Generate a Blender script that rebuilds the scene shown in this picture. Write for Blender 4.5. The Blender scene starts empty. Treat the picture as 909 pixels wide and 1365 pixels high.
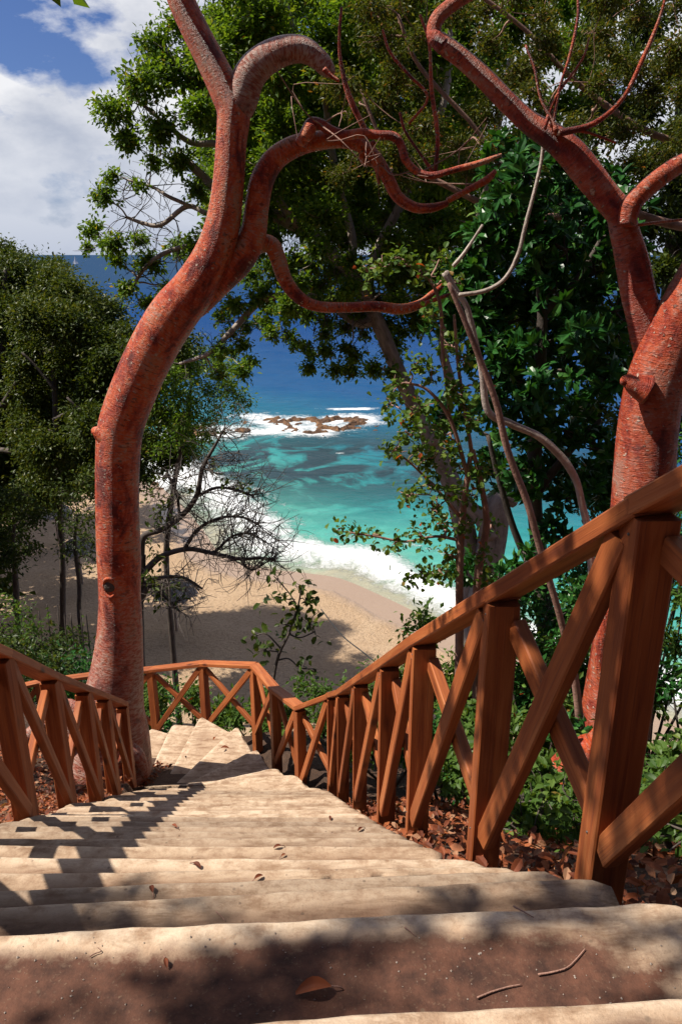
import bpy, math
import numpy as np
R = math.radians
C = bpy.context.scene.collection
sc = bpy.context.scene
rng = np.random.default_rng(7)

# ------------------------------------------------------------------ camera
F, TH = 1000.0, R(19.0)          # focal length in photo pixels (1365 high), pitch below the horizon
cd = bpy.data.cameras.new('camera'); cam = bpy.data.objects.new('camera', cd); C.objects.link(cam)
cd.sensor_fit = 'VERTICAL'; cd.sensor_height = 36; cd.lens = 36 * F / 1365
cd.clip_start = 0.05; cd.clip_end = 20000
cam.location = (0, 0, 0); cam.rotation_euler = (R(90) - TH, 0, 0)
sc.camera = cam
# ------------------------------------------------------------------ light
SUN_EL, SUN_AZ = R(55), math.atan2(0.0, -1.0)     # direction TO the sun in plan
w = bpy.data.worlds.new("World"); sc.world = w; w.use_nodes = True
sl = bpy.data.lights.new('sun', 'SUN'); so = bpy.data.objects.new('sun', sl); C.objects.link(so)
sl.energy = 5.0; sl.angle = R(0.53); sl.color = (1, .93, .82)
sd = np.array([math.cos(SUN_EL) * math.cos(SUN_AZ), math.cos(SUN_EL) * math.sin(SUN_AZ), math.sin(SUN_EL)])
from mathutils import Vector
so.rotation_euler = Vector(sd).to_track_quat('Z', 'Y').to_euler()
so.location = (-20, -8, 30)
sc.view_settings.view_transform = 'Standard'; sc.view_settings.look = 'None'
sc.view_settings.exposure = 0.45; sc.view_settings.gamma = 1
sc.cycles.use_denoising = True
sc.cycles.max_bounces = 6; sc.cycles.diffuse_bounces = 1; sc.cycles.glossy_bounces = 2
sc.cycles.transmission_bounces = 4; sc.cycles.transparent_max_bounces = 4
sc.cycles.sample_clamp_indirect = 4

def N(nt, typ, **k):
    n = nt.nodes.new(typ)
    for a, b in k.items():
        if a.startswith('i_'): n.inputs[a[2:].replace('_', ' ')].default_value = b
        else: setattr(n, a, b)
    return n
def L(nt, a, b): nt.links.new(a, b)
def ramp(nt, fac, stops, interp='LINEAR'):
    r = N(nt, 'ShaderNodeValToRGB'); r.color_ramp.interpolation = interp
    el = r.color_ramp.elements
    while len(el) < len(stops): el.new(0.5)
    for e, (p, c) in zip(el, stops):
        e.position = p; e.color = (*c, 1) if len(c) == 3 else c
    if fac is not None: L(nt, fac, r.inputs[0])
    return r.outputs[0]
def noise(nt, vec, scale, detail=4, rough=.55, dist=0, off=None):
    n = N(nt, 'ShaderNodeTexNoise'); n.inputs['Scale'].default_value = scale
    n.inputs['Detail'].default_value = detail; n.inputs['Roughness'].default_value = rough
    n.inputs['Distortion'].default_value = dist
    if vec is not None: L(nt, vec, n.inputs['Vector'])
    return n.outputs['Fac']
def mix(nt, fac, a, b, mode='MIX'):
    m = N(nt, 'ShaderNodeMix', data_type='RGBA', blend_type=mode)
    for s, v in ((m.inputs[0], fac), (m.inputs[6], a), (m.inputs[7], b)):
        if hasattr(v, 'is_linked'): L(nt, v, s)
        elif isinstance(v, (int, float)): s.default_value = v
        else: s.default_value = (*v, 1)
    return m.outputs[2]
def mth(nt, op, a, b=0.0, c=None, clamp=False):
    m = N(nt, 'ShaderNodeMath', operation=op, use_clamp=clamp)
    for i, v in enumerate((a, b) if c is None else (a, b, c)):
        if hasattr(v, 'is_linked'): L(nt, v, m.inputs[i])
        else: m.inputs[i].default_value = v
    return m.outputs[0]
def mapping(nt, vec, scale=(1, 1, 1), loc=(0, 0, 0)):
    m = N(nt, 'ShaderNodeMapping'); m.inputs['Scale'].default_value = scale; m.inputs['Location'].default_value = loc
    L(nt, vec, m.inputs['Vector']); return m.outputs[0]

# sky: Nishita with broken cumulus laid over it as a layer at altitude
nt = w.node_tree; nt.nodes.clear()
sky = N(nt, 'ShaderNodeTexSky', sky_type='NISHITA', sun_disc=False, sun_elevation=SUN_EL,
        sun_rotation=math.atan2(sd[0], sd[1]), air_density=1.0, dust_density=0.5, ozone_density=2.5)
g = N(nt, 'ShaderNodeTexCoord')
sep = N(nt, 'ShaderNodeSeparateXYZ'); L(nt, g.outputs['Generated'], sep.inputs[0])
zz = mth(nt, 'ADD', mth(nt, 'MAXIMUM', sep.outputs[2], 0.0), 0.9)
cmb = N(nt, 'ShaderNodeCombineXYZ')
L(nt, mth(nt, 'DIVIDE', sep.outputs[0], zz), cmb.inputs[0]); L(nt, mth(nt, 'DIVIDE', sep.outputs[1], zz), cmb.inputs[1]); L(nt, mth(nt, 'MULTIPLY', sep.outputs[2], 1.5), cmb.inputs[2])
CL = mapping(nt, cmb.outputs[0], loc=(3.1, 1.7, 0))
c1 = noise(nt, CL, 4.2, 9, .58, .0)
c2 = noise(nt, mapping(nt, cmb.outputs[0], loc=(9, 4, 0)), 6.5, 6, .6)
cov = ramp(nt, c1, [(.39, (0, 0, 0)), (.47, (1, 1, 1))])
shade = ramp(nt, c2, [(.3, (.52, .56, .66)), (.62, (.98, .98, 1.0))])
haze = ramp(nt, sep.outputs[2], [(0, (1, 1, 1)), (.16, (0, 0, 0))])
bg1 = N(nt, 'ShaderNodeBackground'); bg1.inputs[1].default_value = 0.048
skyc = mix(nt, 1.0, sky.outputs[0], (.72, .86, 1.3), 'MULTIPLY')
L(nt, skyc, bg1.inputs[0])
bg2 = N(nt, 'ShaderNodeBackground'); bg2.inputs[1].default_value = 0.70; L(nt, shade, bg2.inputs[0])
ms = N(nt, 'ShaderNodeMixShader')
bank = ramp(nt, sep.outputs[1], [(.1, (.12,) * 3), (.62, (1, 1, 1))])     # the cloud bank stands over the sea
L(nt, mth(nt, 'MULTIPLY', mth(nt, 'MULTIPLY', cov, bank), .95), ms.inputs[0]); L(nt, bg1.outputs[0], ms.inputs[1]); L(nt, bg2.outputs[0], ms.inputs[2])
bg3 = N(nt, 'ShaderNodeBackground'); bg3.inputs[1].default_value = 0.50; bg3.inputs[0].default_value = (.60, .70, .92, 1)
ms2 = N(nt, 'ShaderNodeMixShader'); L(nt, mth(nt, 'MULTIPLY', haze, .75), ms2.inputs[0])
L(nt, ms.outputs[0], ms2.inputs[1]); L(nt, bg3.outputs[0], ms2.inputs[2])
ow = N(nt, 'ShaderNodeOutputWorld'); L(nt, ms2.outputs[0], ow.inputs[0])

# ------------------------------------------------------------------ materials
def mat(name):
    m = bpy.data.materials.new(name); m.use_nodes = True
    nt = m.node_tree; b = nt.nodes['Principled BSDF']
    return m, nt, b
def attr(nt, name):
    a = N(nt, 'ShaderNodeAttribute', attribute_name=name); return a
def bump(nt, b, h, strength=.5, dist=.01):
    n = N(nt, 'ShaderNodeBump'); n.inputs['Strength'].default_value = strength; n.inputs['Distance'].default_value = dist
    L(nt, h, n.inputs['Height']); L(nt, n.outputs[0], b.inputs['Normal'])
def pos(nt): return N(nt, 'ShaderNodeNewGeometry').outputs['Position']

def bark_red(name, tint=1.0, grey=.5, zg=None):
    m, nt, b = mat(name); a = attr(nt, 'bc').outputs['Vector']
    n1 = noise(nt, mapping(nt, a, (1, 1, .55)), 5, 6, .65, .5)
    n2 = noise(nt, mapping(nt, a, (1, 1, 2.2)), 22, 5, .7)
    n3 = noise(nt, mapping(nt, a, (1, 1, 3.0)), 55, 3, .6)
    base = ramp(nt, n1, [(.38, (.17 * tint, .018 * tint, .009)), (.45, (.45 * tint, .052 * tint, .016)), (.54, (.66 * tint, .12 * tint, .034)), (.66, (.58 * tint, .24 * tint, .13))])
    flake = ramp(nt, n2, [(.53, (0, 0, 0)), (.57, (1, 1, 1))])
    gsel = mth(nt, 'MULTIPLY', flake, ramp(nt, n1, [(.42, (.10,) * 3), (.70, (1, 1, 1))]))
    c = mix(nt, mth(nt, 'MULTIPLY', gsel, grey), base, (.45, .37, .32))
    wv = N(nt, 'ShaderNodeVectorMath', operation='ADD'); L(nt, a, wv.inputs[0])
    nz = N(nt, 'ShaderNodeTexNoise'); nz.inputs['Scale'].default_value = 30; L(nt, a, nz.inputs['Vector'])
    sc_ = N(nt, 'ShaderNodeVectorMath', operation='SCALE'); sc_.inputs['Scale'].default_value = .05; L(nt, nz.outputs['Color'], sc_.inputs[0]); L(nt, sc_.outputs[0], wv.inputs[1])
    vo = N(nt, 'ShaderNodeTexVoronoi'); vo.inputs['Scale'].default_value = 17; L(nt, mapping(nt, wv.outputs[0], (1, 1, 1.7)), vo.inputs['Vector'])
    sv = N(nt, 'ShaderNodeSeparateColor'); L(nt, vo.outputs['Color'], sv.inputs[0])
    fl = mth(nt, 'MULTIPLY', ramp(nt, vo.outputs['Distance'], [(.20, (1, 1, 1)), (.27, (0, 0, 0))]), ramp(nt, sv.outputs[0], [(.62, (0, 0, 0)), (.66, (1, 1, 1))]))
    c = mix(nt, mth(nt, 'MULTIPLY', fl, .85), c, (.62, .44, .34))
    fd = mth(nt, 'MULTIPLY', ramp(nt, vo.outputs['Distance'], [(.25, (1, 1, 1)), (.40, (0, 0, 0))]), ramp(nt, sv.outputs[1], [(.70, (0, 0, 0)), (.74, (1, 1, 1))]))
    c = mix(nt, mth(nt, 'MULTIPLY', fd, .7), c, (.13, .025, .014))
    crack = noise(nt, mapping(nt, a, (1, 1, 9.0)), 7, 4, .7, 1.2)
    c = mix(nt, ramp(nt, crack, [(.58, (0, 0, 0)), (.64, (.85,) * 3)]), c, (.12, .02, .012))
    if zg is not None:      # older bark towards the foot is paler and greyer
        sz = N(nt, 'ShaderNodeSeparateXYZ'); L(nt, pos(nt), sz.inputs[0])
        fz = ramp(nt, mth(nt, 'MULTIPLY_ADD', sz.outputs[2], -1 / 1.3, zg / 1.3), [(0, (0, 0, 0)), (1, (1, 1, 1))])
        pale = mix(nt, ramp(nt, n2, [(.42, (0, 0, 0)), (.55, (1, 1, 1))]), (.34, .10, .06), (.52, .36, .30))
        c = mix(nt, mth(nt, 'MULTIPLY', fz, ramp(nt, n1, [(.36, (.25,) * 3), (.58, (1, 1, 1))])), c, pale)
    L(nt, c, b.inputs['Base Color']); b.inputs['Roughness'].default_value = .42
    b.inputs['Specular IOR Level'].default_value = .3
    h = mth(nt, 'ADD', mth(nt, 'MULTIPLY', n2, .7), mth(nt, 'MULTIPLY', n3, .5)); h = mth(nt, 'ADD', h, mth(nt, 'MULTIPLY', crack, .8))
    h = mth(nt, 'ADD', h, mth(nt, 'MULTIPLY', fl, .8)); bump(nt, b, mth(nt, 'ADD', h, n1), .9, .022); return m
def bark_grey(name, c0=(.13, .10, .08), c1=(.34, .29, .24)):
    m, nt, b = mat(name); a = attr(nt, 'bc').outputs['Vector']
    n1 = noise(nt, mapping(nt, a, (1, 1, .4)), 9, 6, .65, .4); n2 = noise(nt, a, 40, 4, .6)
    L(nt, ramp(nt, n1, [(.3, c0), (.6, c1), (.8, tuple(min(1, x * 1.25) for x in c1))]), b.inputs['Base Color'])
    b.inputs['Roughness'].default_value = .8
    bump(nt, b, mth(nt, 'ADD', n1, mth(nt, 'MULTIPLY', n2, .5)), .7, .02); return m
M = {}
M['red'] = bark_red('red_peeling_bark', 1.0, .75, -3.2); M['scaly'] = bark_red('scaly_grey_red_bark', .8, 1.0, 12.0); M['red2'] = bark_red('deep_red_bark', .78, .55)
M['greybark'] = bark_grey('grey_bark', (.16, .125, .10), (.42, .35, .29)); M['dark_bark'] = bark_grey('dark_bark', (.03, .022, .018), (.11, .085, .07))
M['twig'] = bark_grey('twig_bark', (.14, .07, .05), (.36, .20, .15)); M['dry'] = bark_grey('bleached_bark', (.2, .15, .12), (.5, .42, .36))

def leafmat(name, stops, trans=.35, rough=.42, spec=.22):
    m, nt, b = mat(name); v = attr(nt, 'lv').outputs['Fac']
    c = ramp(nt, v, stops)
    L(nt, c, b.inputs['Base Color']); b.inputs['Roughness'].default_value = rough
    b.inputs['Specular IOR Level'].default_value = spec
    t = N(nt, 'ShaderNodeBsdfTranslucent')
    L(nt, mix(nt, 1.0, c, (1.5, 1.35, .45), 'MULTIPLY'), t.inputs[0])
    mx = N(nt, 'ShaderNodeMixShader'); mx.inputs[0].default_value = trans
    L(nt, b.outputs[0], mx.inputs[1]); L(nt, t.outputs[0], mx.inputs[2])
    L(nt, mx.outputs[0], nt.nodes['Material Output'].inputs['Surface']); return m
M['lf_mid'] = leafmat('mid_green_leaf', [(0, (.045, .10, .014)), (.5, (.115, .21, .026)), (.9, (.20, .28, .035)), (1, (.30, .22, .03))], .48)
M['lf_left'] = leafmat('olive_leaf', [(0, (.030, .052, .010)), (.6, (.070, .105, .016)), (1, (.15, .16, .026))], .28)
M['lf_dark'] = leafmat('glossy_dark_leaf', [(0, (.014, .06, .014)), (.6, (.035, .13, .026)), (.93, (.08, .20, .04)), (1, (.16, .26, .05))], .25, .3)
M['lf_yel'] = leafmat('yellowish_leaf', [(0, (.04, .065, .012)), (.55, (.09, .11, .02)), (.85, (.19, .16, .03)), (1, (.30, .12, .03))], .4)
M['lf_bright'] = leafmat('fresh_green_leaf', [(0, (.05, .11, .02)), (.6, (.11, .19, .035)), (.93, (.20, .26, .05)), (.97, (.35, .06, .02)), (1, (.4, .08, .02))], .4)
M['lf_litter'] = leafmat('dry_leaf', [(0, (.09, .025, .012)), (.4, (.22, .06, .025)), (.75, (.36, .11, .04)), (1, (.42, .26, .16))], .15, .6)
M['lf_grass'] = leafmat('grass_blade', [(0, (.03, .08, .02)), (1, (.09, .17, .04))], .3)

m, nt, b = mat('timber'); M['wood'] = m
a = attr(nt, 'gc').outputs['Vector']
gr = noise(nt, mapping(nt, a, (.8, 12, 12)), 2.0, 5, .55, .7)
fine = noise(nt, mapping(nt, a, (1.2, 60, 60)), 3, 3, .6)
bl = noise(nt, mapping(nt, a, (1, 3, 3)), 1.6, 3)
kn = N(nt, 'ShaderNodeTexVoronoi'); kn.inputs['Scale'].default_value = 1.9; L(nt, mapping(nt, a, (1, 2.4, 2.4)), kn.inputs['Vector'])
c = ramp(nt, gr, [(.34, (.21, .046, .014)), (.46, (.32, .085, .024)), (.55, (.39, .115, .033)), (.66, (.47, .165, .055))])
c = mix(nt, mth(nt, 'MULTIPLY', bl, .5), c, (.42, .13, .045))
c = mix(nt, ramp(nt, fine, [(.52, (0, 0, 0)), (.70, (.6,) * 3)]), c, (.17, .05, .028))
c = mix(nt, ramp(nt, kn.outputs['Distance'], [(.05, (.95,) * 3), (.16, (0, 0, 0))]), c, (.07, .018, .01))
c = mix(nt, 1.0, c, ramp(nt, attr(nt, 'tone').outputs['Fac'], [(0, (.62, .56, .55)), (1, (1.12, 1.12, 1.1))]), 'MULTIPLY')
L(nt, c, b.inputs['Base Color']); L(nt, ramp(nt, gr, [(.3, (.6,) * 3), (.8, (.45,) * 3)]), b.inputs['Roughness'])
b.inputs['Specular IOR Level'].default_value = .3
bump(nt, b, mth(nt, 'ADD', gr, fine), .35, .004)

m, nt, b = mat('concrete'); M['concrete'] = m
p = pos(nt)
n1 = noise(nt, p, 1.6, 6, .6, .3); n2 = noise(nt, p, 14, 6, .7); n3 = noise(nt, p, 120, 3, .7); n4 = noise(nt, mapping(nt, p, (1, 3.5, 4)), 5, 6, .75, .4)
c = ramp(nt, n2, [(.32, (.31, .20, .13)), (.5, (.45, .325, .225)), (.68, (.58, .45, .33))])
c = mix(nt, ramp(nt, n4, [(.47, (0, 0, 0)), (.62, (.8,) * 3)]), c, (.22, .13, .075))
sp = N(nt, 'ShaderNodeSeparateXYZ'); L(nt, p, sp.inputs[0])
near = ramp(nt, mth(nt, 'MULTIPLY', sp.outputs[1], .2), [(.22, (1, 1, 1)), (.34, (0, 0, 0))])       # reddish soil trodden onto the top steps
soil = ramp(nt, mth(nt, 'ADD', mth(nt, 'MULTIPLY', n1, .55), mth(nt, 'MULTIPLY', n2, .45)), [(.40, (0, 0, 0)), (.52, (1, 1, 1))])
edge = ramp(nt, mth(nt, 'ADD', attr(nt, 'dirt_shade').outputs['Fac'], mth(nt, 'ADD', mth(nt, 'MULTIPLY_ADD', n1, 1.1, -.55), mth(nt, 'MULTIPLY_ADD', n2, 1.0, -.5))), [(.20, (0, 0, 0)), (.50, (1, 1, 1))])
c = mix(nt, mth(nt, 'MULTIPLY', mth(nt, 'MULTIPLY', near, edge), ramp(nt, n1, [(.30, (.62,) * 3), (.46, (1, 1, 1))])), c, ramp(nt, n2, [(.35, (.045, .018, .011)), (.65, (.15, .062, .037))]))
c = mix(nt, mth(nt, 'MULTIPLY', mth(nt, 'MULTIPLY', mth(nt, 'MULTIPLY', soil, edge), mth(nt, 'SUBTRACT', 1.0, near)), .45), c, (.24, .12, .07))
c = mix(nt, ramp(nt, n3, [(.60, (0, 0, 0)), (.72, (.6,) * 3)]), c, (.22, .15, .10))
vo = N(nt, 'ShaderNodeTexVoronoi'); vo.inputs['Scale'].default_value = 16; L(nt, p, vo.inputs['Vector'])
c = mix(nt, ramp(nt, vo.outputs['Distance'], [(.05, (.8,) * 3), (.09, (0, 0, 0))]), c, (.14, .09, .06))
c = mix(nt, mth(nt, 'MULTIPLY', edge, mth(nt, 'MULTIPLY_ADD', n4, .9, .15)), c, mix(nt, 1.0, c, (.60, .55, .50), 'MULTIPLY'))  # darker band behind the nosing, painted in for the shade line
c = mix(nt, mth(nt, 'MULTIPLY', attr(nt, 'nose').outputs['Fac'], ramp(nt, n2, [(.40, (0, 0, 0)), (.55, (.5,) * 3)])), c, (.62, .50, .38))      # sunlit lip of each nosing painted in as a paler band
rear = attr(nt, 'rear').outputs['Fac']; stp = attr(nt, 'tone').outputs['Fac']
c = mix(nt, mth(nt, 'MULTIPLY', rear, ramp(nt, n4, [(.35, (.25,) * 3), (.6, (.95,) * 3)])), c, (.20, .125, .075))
c = mix(nt, 1.0, c, ramp(nt, stp, [(0, (.66, .64, .62)), (.5, (.95, .91, .86)), (1, (1.18, 1.18, 1.16))]), 'MULTIPLY')
L(nt, c, b.inputs['Base Color']); b.inputs['Roughness'].default_value = .9
bump(nt, b, mth(nt, 'ADD', mth(nt, 'ADD', mth(nt, 'MULTIPLY', n2, .8), mth(nt, 'MULTIPLY', n3, .35)), mth(nt, 'MULTIPLY', n4, .25)), .8, .006)

m, nt, b = mat('hillside_soil'); M['soil'] = m
p = pos(nt); n1 = noise(nt, p, 3, 6, .65); n2 = noise(nt, p, 25, 5, .7)
c = ramp(nt, n1, [(.3, (.07, .035, .02)), (.6, (.14, .075, .045)), (.8, (.20, .12, .075))])
bs = attr(nt, 'sand').outputs['Fac']
n5 = noise(nt, p, .35, 5, .6, .3); n6 = noise(nt, p, 1.8, 5, .65, .2); n7 = noise(nt, p, 7, 4, .65, .2)
sand = ramp(nt, n5, [(.3, (.52, .35, .21)), (.7, (.62, .44, .28))])
sand = mix(nt, ramp(nt, n7, [(.50, (0, 0, 0)), (.62, (.55,) * 3)]), sand, (.38, .235, .13))
wet = attr(nt, 'wet').outputs['Fac']
wetm = ramp(nt, mth(nt, 'ADD', wet, mth(nt, 'MULTIPLY', mth(nt, 'SUBTRACT', n5, .5), .5)), [(.25, (0, 0, 0)), (.5, (1, 1, 1))])
sand = mix(nt, mth(nt, 'MULTIPLY', wetm, .85), sand, (.29, .20, .145))
c = mix(nt, bs, c, sand)
L(nt, c, b.inputs['Base Color'])
L(nt, ramp(nt, wetm, [(0, (.92,) * 3), (1, (.3,) * 3)]), b.inputs['Roughness'])
bh = mth(nt, 'ADD', mth(nt, 'MULTIPLY', n6, .7), mth(nt, 'MULTIPLY', n7, .5))
bump(nt, b, mth(nt, 'MULTIPLY', mth(nt, 'ADD', bh, mth(nt, 'MULTIPLY', n2, .4)), mth(nt, 'SUBTRACT', 1.0, mth(nt, 'MULTIPLY', wetm, .9))), 1.0, .24)

m, nt, b = mat('sea_water'); M['sea'] = m
p = pos(nt); d = attr(nt, 'shore').outputs['Fac']; fo = attr(nt, 'foam').outputs['Fac']; rf = attr(nt, 'reef').outputs['Fac']
n1 = noise(nt, mapping(nt, p, (1, 1, 1)), .22, 5, .6, .6)
n8 = noise(nt, mapping(nt, p, (.35, 1, 1)), .12, 4, .6)
dd = mth(nt, 'ADD', mth(nt, 'MULTIPLY', d, .01), mth(nt, 'MULTIPLY', mth(nt, 'SUBTRACT', n1, .5), .07))
c = ramp(nt, dd, [(0, (.36, .34, .24)), (.022, (.24, .42, .31)), (.06, (.08, .36, .29)), (.12, (.02, .24, .23)), (.22, (.003, .12, .18)), (.42, (.002, .065, .18)), (1, (.003, .045, .16))])
c = mix(nt, mth(nt, 'MULTIPLY', rf, ramp(nt, n1, [(.38, (0, 0, 0)), (.50, (1, 1, 1))])), c, (.008, .035, .045))
c = mix(nt, ramp(nt, mth(nt, 'MULTIPLY', d, .002), [(.3, (0, 0, 0)), (1, (1, 1, 1))]), c, (.018, .052, .115))
n9 = noise(nt, mapping(nt, p, (.6, 1, 1)), 1.1, 4, .6, .4)
c = mix(nt, ramp(nt, n9, [(.35, (.35,) * 3), (.6, (0, 0, 0))]), c, mix(nt, 1.0, c, (.5, .62, .7), 'MULTIPLY'))
n10 = noise(nt, p, 2.6, 7, .75, 1.6); n11 = noise(nt, p, .6, 5, .65, .8)
fm = mth(nt, 'ADD', fo, mth(nt, 'ADD', mth(nt, 'MULTIPLY', mth(nt, 'SUBTRACT', n10, .5), .9), mth(nt, 'MULTIPLY', mth(nt, 'SUBTRACT', n11, .5), .9)))
fm = ramp(nt, fm, [(.40, (0, 0, 0)), (.50, (.35,) * 3), (.74, (1, 1, 1))])
wc = noise(nt, mapping(nt, p, (.10, .32, 1)), .5, 5, .6, .3)            # far whitecaps
wcm = mth(nt, 'MULTIPLY', ramp(nt, wc, [(.70, (0, 0, 0)), (.74, (1, 1, 1))]), ramp(nt, mth(nt, 'MULTIPLY', d, .002), [(.1, (0, 0, 0)), (.3, (1, 1, 1))]))
fm = mth(nt, 'MAXIMUM', fm, mth(nt, 'MULTIPLY', wcm, .8))
L(nt, mix(nt, fm, c, (.80, .82, .82)), b.inputs['Base Color'])
L(nt, ramp(nt, fm, [(0, (.18,) * 3), (1, (.8,) * 3)]), b.inputs['Roughness'])
b.inputs['Specular IOR Level'].default_value = .25
df = N(nt, 'ShaderNodeBsdfDiffuse'); L(nt, mix(nt, fm, c, (.80, .82, .82)), df.inputs[0])      # wind-ruffled water scatters more the farther it lies
mxs = N(nt, 'ShaderNodeMixShader'); L(nt, ramp(nt, mth(nt, 'MULTIPLY', d, .004), [(0, (.15,) * 3), (.15, (.62,) * 3), (.5, (.86,) * 3), (1, (.92,) * 3)]), mxs.inputs[0])
L(nt, b.outputs[0], mxs.inputs[1]); L(nt, df.outputs[0], mxs.inputs[2]); L(nt, mxs.outputs[0], nt.nodes['Material Output'].inputs['Surface'])
n12 = noise(nt, mapping(nt, p, (.5, 1, 1)), .8, 6, .65, .5)
bump(nt, b, mth(nt, 'ADD', mth(nt, 'MULTIPLY', n12, 1.0), mth(nt, 'MULTIPLY', fm, .35)), .8, .5)

m, nt, b = mat('reef_rock'); M['rock'] = m
p = pos(nt); n1 = noise(nt, p, 1.2, 6, .7, .4); n2 = noise(nt, p, 6, 5, .7)
L(nt, ramp(nt, n1, [(.3, (.03, .02, .014)), (.5, (.17, .08, .035)), (.66, (.36, .19, .08))]), b.inputs['Base Color']); b.inputs['Roughness'].default_value = .8
bump(nt, b, mth(nt, 'ADD', n1, n2), 1, .3)
m, nt, b = mat('thatch'); M['thatch'] = m
p = pos(nt); n1 = noise(nt, mapping(nt, p, (3, 3, 1)), 4, 5, .7)
L(nt, ramp(nt, n1, [(.35, (.30, .27, .24)), (.6, (.66, .62, .57))]), b.inputs['Base Color']); b.inputs['Roughness'].default_value = .9
bump(nt, b, n1, 1, .1)
def plain(name, c, r=.6):
    m, nt, b = mat(name); n = noise(nt, pos(nt), 12, 3)
    L(nt, mix(nt, n, tuple(x * .8 for x in c), c), b.inputs['Base Color']); b.inputs['Roughness'].default_value = r; return m
M['cable'] = plain('black_cable', (.03, .03, .03)); M['white'] = plain('white_sail', (.8, .8, .8)); M['bolt'] = plain('dull_metal', (.08, .08, .08), .4)

# ------------------------------------------------------------------ helpers
def P(px, py, y):
    """point at distance y in front of the camera along the sight line through photo pixel (px,py)"""
    u = (px - 454.5) / F; v = -(py - 682.5) / F
    dx, dy, dz = u, math.cos(TH) + v * math.sin(TH), -math.sin(TH) + v * math.cos(TH)
    t = y / dy; return np.array([dx * t, y, dz * t])
def Pz(px, py, z):
    u = (px - 454.5) / F; v = -(py - 682.5) / F
    dx, dy, dz = u, math.cos(TH) + v * math.sin(TH), -math.sin(TH) + v * math.cos(TH)
    t = z / dz; return np.array([dx * t, dy * t, z])
def tag(o, label=None, cat=None, group=None, kind=None):
    if label: o['label'] = label
    if cat: o['category'] = cat
    if group: o['group'] = group
    if kind: o['kind'] = kind
    return o
def thing(name, loc, label, cat, group=None):
    o = bpy.data.objects.new(name, None); C.objects.link(o); o.location = tuple(float(x) for x in loc)
    o.empty_display_size = .2
    return tag(o, label, cat, group)
def rootloc(o):
    while o.parent: o = o.parent
    return np.array(o.location)
def mk(name, V, Fc, m, parent=None, smooth=True, attrs=None, origin=None):
    """V: (n,3) world coordinates; Fc: list of face arrays (k,3) or (k,4)"""
    V = np.asarray(V, float)
    if not isinstance(Fc, (list, tuple)): Fc = [Fc]
    Fc = [np.asarray(f, np.int64) for f in Fc if len(f)]
    o0 = rootloc(parent) if parent is not None else (np.array(origin) if origin is not None else np.zeros(3))
    me = bpy.data.meshes.new(name)
    me.vertices.add(len(V)); me.vertices.foreach_set('co', (V - o0).astype(np.float32).ravel())
    lv = np.concatenate([f.ravel() for f in Fc]); tot = np.concatenate([np.full(len(f), f.shape[1]) for f in Fc])
    st = np.concatenate([[0], np.cumsum(tot)[:-1]])
    me.loops.add(len(lv)); me.loops.foreach_set('vertex_index', lv.astype(np.int32))
    me.polygons.add(len(tot)); me.polygons.foreach_set('loop_start', st.astype(np.int32)); me.polygons.foreach_set('loop_total', tot.astype(np.int32))
    me.update(calc_edges=True)
    me.polygons.foreach_set('use_smooth', np.full(len(tot), smooth))
    for k, a in (attrs or {}).items():
        a = np.asarray(a, np.float32)
        if a.ndim == 2:
            at = me.attributes.new(k, 'FLOAT_VECTOR', 'POINT'); at.data.foreach_set('vector', a.ravel())
        else:
            at = me.attributes.new(k, 'FLOAT', 'POINT'); at.data.foreach_set('value', a)
    me.materials.append(m)
    o = bpy.data.objects.new(name, me); C.objects.link(o)
    if parent is not None: o.parent = parent
    elif origin is not None: o.location = tuple(float(x) for x in origin)
    return o
class Bag:
    """collects geometry for ONE mesh"""
    def __init__(s): s.V = []; s.F3 = []; s.F4 = []; s.A = {}; s.n = 0
    def add(s, V, F3=None, F4=None, **A):
        s.V.append(V)
        if F3 is not None and len(F3): s.F3.append(np.asarray(F3) + s.n)
        if F4 is not None and len(F4): s.F4.append(np.asarray(F4) + s.n)
        for k, a in A.items(): s.A.setdefault(k, []).append(a)
        s.n += len(V)
    def build(s, name, m, parent=None, smooth=True, origin=None):
        if not s.n: return None
        fs = []
        if s.F3: fs.append(np.concatenate(s.F3))
        if s.F4: fs.append(np.concatenate(s.F4))
        return mk(name, np.concatenate(s.V), fs, m, parent, smooth, {k: np.concatenate(a) for k, a in s.A.items()}, origin)
def catmull(P0, n):
    P0 = np.asarray(P0, float)
    if len(P0) == 2:
        t = np.linspace(0, 1, n + 1)[:, None]; return P0[0] * (1 - t) + P0[1] * t
    Q = np.vstack([2 * P0[0] - P0[1], P0, 2 * P0[-1] - P0[-2]]); out = []
    t = np.linspace(0, 1, n, endpoint=False)[:, None]
    for i in range(1, len(Q) - 2):
        a, b_, c_, d_ = Q[i - 1], Q[i], Q[i + 1], Q[i + 2]
        out.append(.5 * (2 * b_ + (c_ - a) * t + (2 * a - 5 * b_ + 4 * c_ - d_) * t ** 2 + (3 * b_ - a - 3 * c_ + d_) * t ** 3))
    out.append(P0[-1:]); return np.concatenate(out)
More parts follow.
